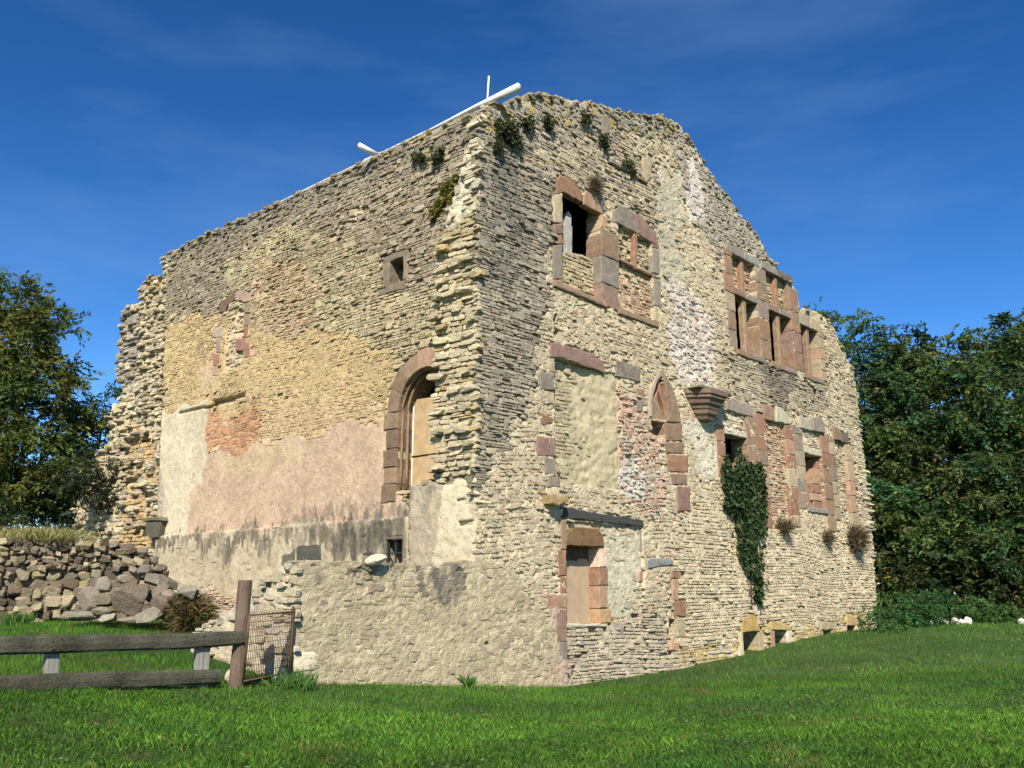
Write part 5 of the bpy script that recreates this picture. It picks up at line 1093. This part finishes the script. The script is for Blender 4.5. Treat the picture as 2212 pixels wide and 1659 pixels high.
ivy('ivy', 'dark green ivy hanging from the lower window down the gable wall', FR, FR.poly([(1572, 985), (1598, 965), (1612, 975), (1622, 992), (1640, 1015), (1647, 1075), (1647, 1150), (1640, 1220), (1642, 1300), (1634, 1325), (1622, 1290), (1606, 1235), (1585, 1180), (1568, 1110), (1556, 1050), (1553, 1000)]), 4200, .105, [(.03, .055, .016), (.04, .07, .018), (.025, .06, .026), (.06, .08, .02)], (.02, .2), stems=9, thin=-.10)
ivy('ivy', 'yellow green creeper on the side wall near the top corner', FL, FL.poly([(955, 405), (985, 370), (1008, 368), (1010, 385), (985, 420), (955, 470), (935, 480), (940, 440)]), 1100, .085, [(.20, .18, .04), (.15, .15, .04), (.24, .20, .06)], (.01, .09))
ferns = [('green wall fern right of the top corner of the house', (1066, 255, 1112, 300), FR), ('small fern second from the top corner', (1122, 258, 1146, 285), FR), ('dark tuft third from the corner under the wall top', (1165, 258, 1186, 288), FR), ('dark fern beside the grey upright slab on the gable top', (1290, 285, 1306, 328), FR), ('small tuft under the gable top left of the slab', (1250, 252, 1275, 278), FR), ('fern on the ledge below the gable top', (1335, 355, 1368, 376), FR), ('low green plant on the corner below the big fern', (1058, 300, 1082, 345), FR), ('green plant low on the corner of the gable wall', (1085, 300, 1125, 325), FR), ('dark tuft under the gutter on the side wall', (943, 320, 965, 350), FL), ('green tuft left of the other one below the gutter', (895, 335, 930, 350), FL)]
for lab, (x0, y0, x1, y1), fr in ferns:
    ivy('wall_fern', lab, fr, fr.poly([(x0, y0 + 4), ((x0 + x1) / 2, y0), (x1, y0 + 6), (x1 - 3, y1 - 5), ((x0 + x1) / 2, y1), (x0 + 4, y1 - 4)]), int(8 * (x1 - x0) * (y1 - y0) / 25), .075, [(.07, .085, .03), (.05, .065, .03), (.085, .09, .035)], (.02, .2), stems=1, droop=.3)
def tuft(name, lab, base, rad, h, n, tones, cat='plant', w=.008, group=None, kind='stems', bush=False):
    """thin stems fanning out from a base"""
    root = tag(empty(name, tuple(map(float, base))), lab, cat, group)
    if bush:
        d = rng.normal(size=(n, 3)); d /= np.linalg.norm(d, axis=1)[:, None]; r_ = rng.random((n, 1)) ** .5
        B = np.array(base) + np.array([0, 0, h * .3]) + d * r_ * np.array([rad * .45, rad * .3, h * .42]) * (.5 + .9 * rng.random((n, 1))); d = d * .6 + rng.normal(size=(n, 3)) * .5 + np.array([0, -.1, .5]); h = h * .38
    else:
        B = np.array(base) + rng.normal(size=(n, 3)) * np.array([rad * .4, rad * .4, .02]); d = rng.normal(size=(n, 3)) * np.array([.30, .30, .15]) + np.array([0, -.05, .9])
    d /= np.linalg.norm(d, axis=1)[:, None]
    L_ = h * (.5 + .7 * rng.random((n, 1))); s = np.cross(d, rng.normal(size=(n, 3))); s /= np.linalg.norm(s, axis=1)[:, None]
    bend = np.array([0, 0, -.35]) * L_ * rng.random((n, 1))
    V = np.stack([B - s * w / 2, B + s * w / 2, B + d * L_ * .55 + s * w / 2, B + d * L_ + bend], 1).reshape(-1, 3); F = np.arange(4 * n).reshape(n, 4)
    tn = np.array(tones)[rng.integers(0, len(tones), n)] * (.6 + .8 * rng.random((n, 1)))
    mesh_np(kind, V, F, M_GRASS, root, np.repeat(tn, 4, 0))['kind'] = 'stuff'
    return root
DRY = [(.16, .12, .07), (.11, .09, .05), (.08, .08, .04), (.20, .15, .09)]
for lab, x, y, rad, h, n in [('dry brown shrub under the second lower window', 1688, 1150, .6, .5, 900), ('small dry shrub under the third lower window', 1782, 1172, .36, .52, 550), ('largest dry shrub low on the gable wall near its right end', 1840, 1180, .75, .85, 1700)]:
    u, z = FR.hit(x, y); tuft('dry_shrub', lab, FR.P(u, z, .12), rad, h, n, DRY, w=.010, bush=True, group='dry shrubs on the gable wall')
u, z = FR.hit(1280, 415); tuft('dry_shrub', 'brown dry tuft above the dark upper window', FR.P(u, z, .06), .35, .55, 500, [(.13, .09, .06), (.09, .07, .045)], w=.008, bush=True, group='dry shrubs on the gable wall')
p = at(405, 1345, 19.0); tuft('dry_bush', 'brown dry bush at the foot of the pink plaster wall', p, 1.0, .75, 2600, [(.12, .095, .035), (.16, .10, .05), (.08, .09, .03)], w=.010, bush=True, cat='bush')
for i, (x, lab) in enumerate([(45, 'dry straw grass tuft on the rubble wall top at the left'), (85, 'dry straw grass tuft in the middle of the rubble wall top'), (122, 'dry straw grass tuft on the rubble wall top nearest the house')]):
    tuft('straw_grass', lab, at(x, 1170, 20.2), .8, .38, 1500, [(.30, .27, .11), (.24, .22, .08), (.20, .21, .07)], w=.006, group='straw grass on the rubble wall')
for i, (x, y, dep, lab) in enumerate([(1010, 1470, 17.2, 'tall weed at the foot of the low wall'), (640, 1462, 14.3, 'green weeds at the foot of the low wall end by the gate'), (495, 1345, 17.6, 'weeds left of the gate post by the plaster wall'), (40, 1338, 18.9, 'weed clump at the foot of the rubble wall')]):
    p = at(x, y, dep); p[2] = gz(p[0], p[1]); tuft('weed', lab, p, .35 if i else .12, .35, 300 if i else 90, [(.06, .14, .03), (.08, .15, .03)], w=.014, kind='blades')

# ------------------------------------------------------------------ grass
def grass():
    def pts(n, d0, d1, x0, x1):
        d = np.sqrt(rng.uniform(d0 ** 2, d1 ** 2, n)); t = rng.uniform(x0, x1, n); return np.stack([d * t, d], 1)
    tx0, tx1 = -.86, .80
    sets = [(190000, 6.5, 12.5, .060, .0066, 3), (190000, 12.5, 19.5, .065, .009, 2), (100000, 19.5, 36, .075, .016, 2)]
    Vs = []; Fs = []; Cs = []; base = 0
    for n, d0, d1, h, w, seg in sets:
        P = pts(n, d0, d1, tx0, tx1)
        rel = P - C0; uu = rel @ np.linalg.inv(np.stack([dR, dL], 1)).T        # skew coords: (u along gable, t along side)
        inside = (uu[:, 1] > -.02) & (uu[:, 0] > .2) & (uu[:, 0] < 19.2)
        inside |= (uu[:, 0] > -4.05) & (uu[:, 0] <= .2) & (uu[:, 1] > -.02) & (uu[:, 1] < .6)
        dw = (P - FD.O) @ FD.n; du_ = (P - FD.O) @ FD.d; inside |= (dw < .05) & (du_ > -1) & (du_ < Lr + .3) & (P[:, 0] < -6)
        P = P[~inside]; n = len(P)
        z = gz(P[:, 0], P[:, 1]) + fbm(P[:, 0] * .9, P[:, 1] * .9, 3) * .07
        cl = fbm(P[:, 0] * 1.7, P[:, 1] * 1.7, 60, 3); cl2 = fbm(P[:, 0] * .35, P[:, 1] * .35, 64, 3); fine = fbm(P[:, 0] * 6, P[:, 1] * 6, 68, 2)
        yard = ((P - FF.O) @ FF.n < -.3) & (P[:, 0] < -3.7)
        H = h * (.55 + .9 * rng.random(n)) * (1 + 1.1 * cl + .6 * fine) * np.where(yard, 1.25, 1)
        H = np.clip(H, .02, .2)
        B = np.stack([P[:, 0], P[:, 1], z - .01], 1); a = rng.uniform(0, 2 * math.pi, n); s = np.stack([np.cos(a), np.sin(a), np.zeros(n)], 1) * (w * (.6 + .8 * rng.random(n)))[:, None] / 2
        lean = rng.normal(size=(n, 3)) * np.array([.34, .34, 0]) * H[:, None]; up = np.array([0, 0, 1.0]) * H[:, None]
        V = np.stack([B - s, B + s, B + up * .62 + lean * .35 + s * .8, B + up + lean], 1)
        colr = np.array([.058, .138, .016])[None] * (1 + 1.0 * cl2[:, None] + .9 * cl[:, None]) * (.25 + 1.5 * rng.random((n, 1)))
        mixy = (rng.random(n) < .16 + .3 * np.clip(cl, 0, 1)); colr[mixy] *= np.array([1.9, 1.45, 1.4])
        dry = rng.random(n) < .02; colr[dry] = (.20, .16, .06)
        dk = fbm(P[:, 0] * .5 + 9, P[:, 1] * .5, 81, 3) > .12; colr[dk] *= np.array([.72, .8, 1.0])
        br_ = (fbm(P[:, 0] * 1.1 + 3, P[:, 1] * 1.1, 83, 3) > .2) & (rng.random(n) < .4); colr[br_] = np.array([.14, .12, .045]) * (.6 + .8 * rng.random((br_.sum(), 1)))
        cc = np.clip(colr, .004, .6)
        if seg == 3: near = (V.reshape(-1, 3), np.arange(4 * n).reshape(n, 4), np.repeat(cc, 4, 0))
        else: Vs.append(V[:, (0, 1, 3)].reshape(-1, 3)); Fs.append(np.arange(3 * n).reshape(n, 3) + base); Cs.append(np.repeat(cc, 3, 0)); base += 3 * n
    o = mesh_np('lawn_grass', near[0], near[1], M_GRASS, None, near[2]); tag(o, 'short green lawn grass in front of the ruined house', 'grass', kind='stuff')
    mesh_np('grass_blades', np.concatenate(Vs), np.concatenate(Fs), M_GRASS, o, np.concatenate(Cs))['kind'] = 'stuff'
    # clover and other low broad leaves between the blades
    n = 30000; P = pts(n, 6.8, 17, tx0, tx1); rel = P - C0; uu = rel @ np.linalg.inv(np.stack([dR, dL], 1)).T
    P = P[(uu[:, 1] < -.1) & (fbm(P[:, 0] * .8, P[:, 1] * .8, 91, 3) > -.03)]; n = len(P); z = gz(P[:, 0], P[:, 1]) + fbm(P[:, 0] * .9, P[:, 1] * .9, 3) * .07 + .02 + .035 * rng.random(n)
    tn = np.array([(.055, .10, .03), (.08, .14, .035), (.045, .085, .035), (.10, .13, .04)])[rng.integers(0, 4, n)] * (.7 + .6 * rng.random((n, 1)))
    V, F, c = leaves(np.stack([P[:, 0], P[:, 1], z], 1), .032, tn, np.tile(np.array([0, -.2, .35]), (n, 1)), 0, aspect=.75, spread=.7)
    tag(mesh_np('lawn_clover', V, F, M_GRASS, None, c), 'small clover leaves mixed into the lawn', 'clover', kind='stuff')
    # little yellow and white flowers
    n = 800; P = pts(n, 7.5, 27, -.5, .62); rel = P - C0; uu = rel @ np.linalg.inv(np.stack([dR, dL], 1)).T; P = P[uu[:, 1] < -.3]; n = len(P)
    z = gz(P[:, 0], P[:, 1]) + .07 + .03 * rng.random(n); s = (.007 + .006 * rng.random(n)) * (1 + P[:, 1] / 30)
    k = np.array([(-1, -1, .2), (1, -1, 0), (1, 1, -.2), (-1, 1, 0)]); V = np.stack([P[:, 0], P[:, 1], z], 1)[:, None] + k[None] * s[:, None, None]
    c = np.where((rng.random(n) < .45)[:, None], np.array([.62, .40, .03]), np.array([.7, .7, .62]))
    o = mesh_np('lawn_flowers', V.reshape(-1, 3), np.arange(4 * n).reshape(n, 4), M_GRASS, None, np.repeat(c, 4, 0)); tag(o, 'tiny yellow and white flowers scattered in the lawn', 'flowers', kind='stuff')
grass()
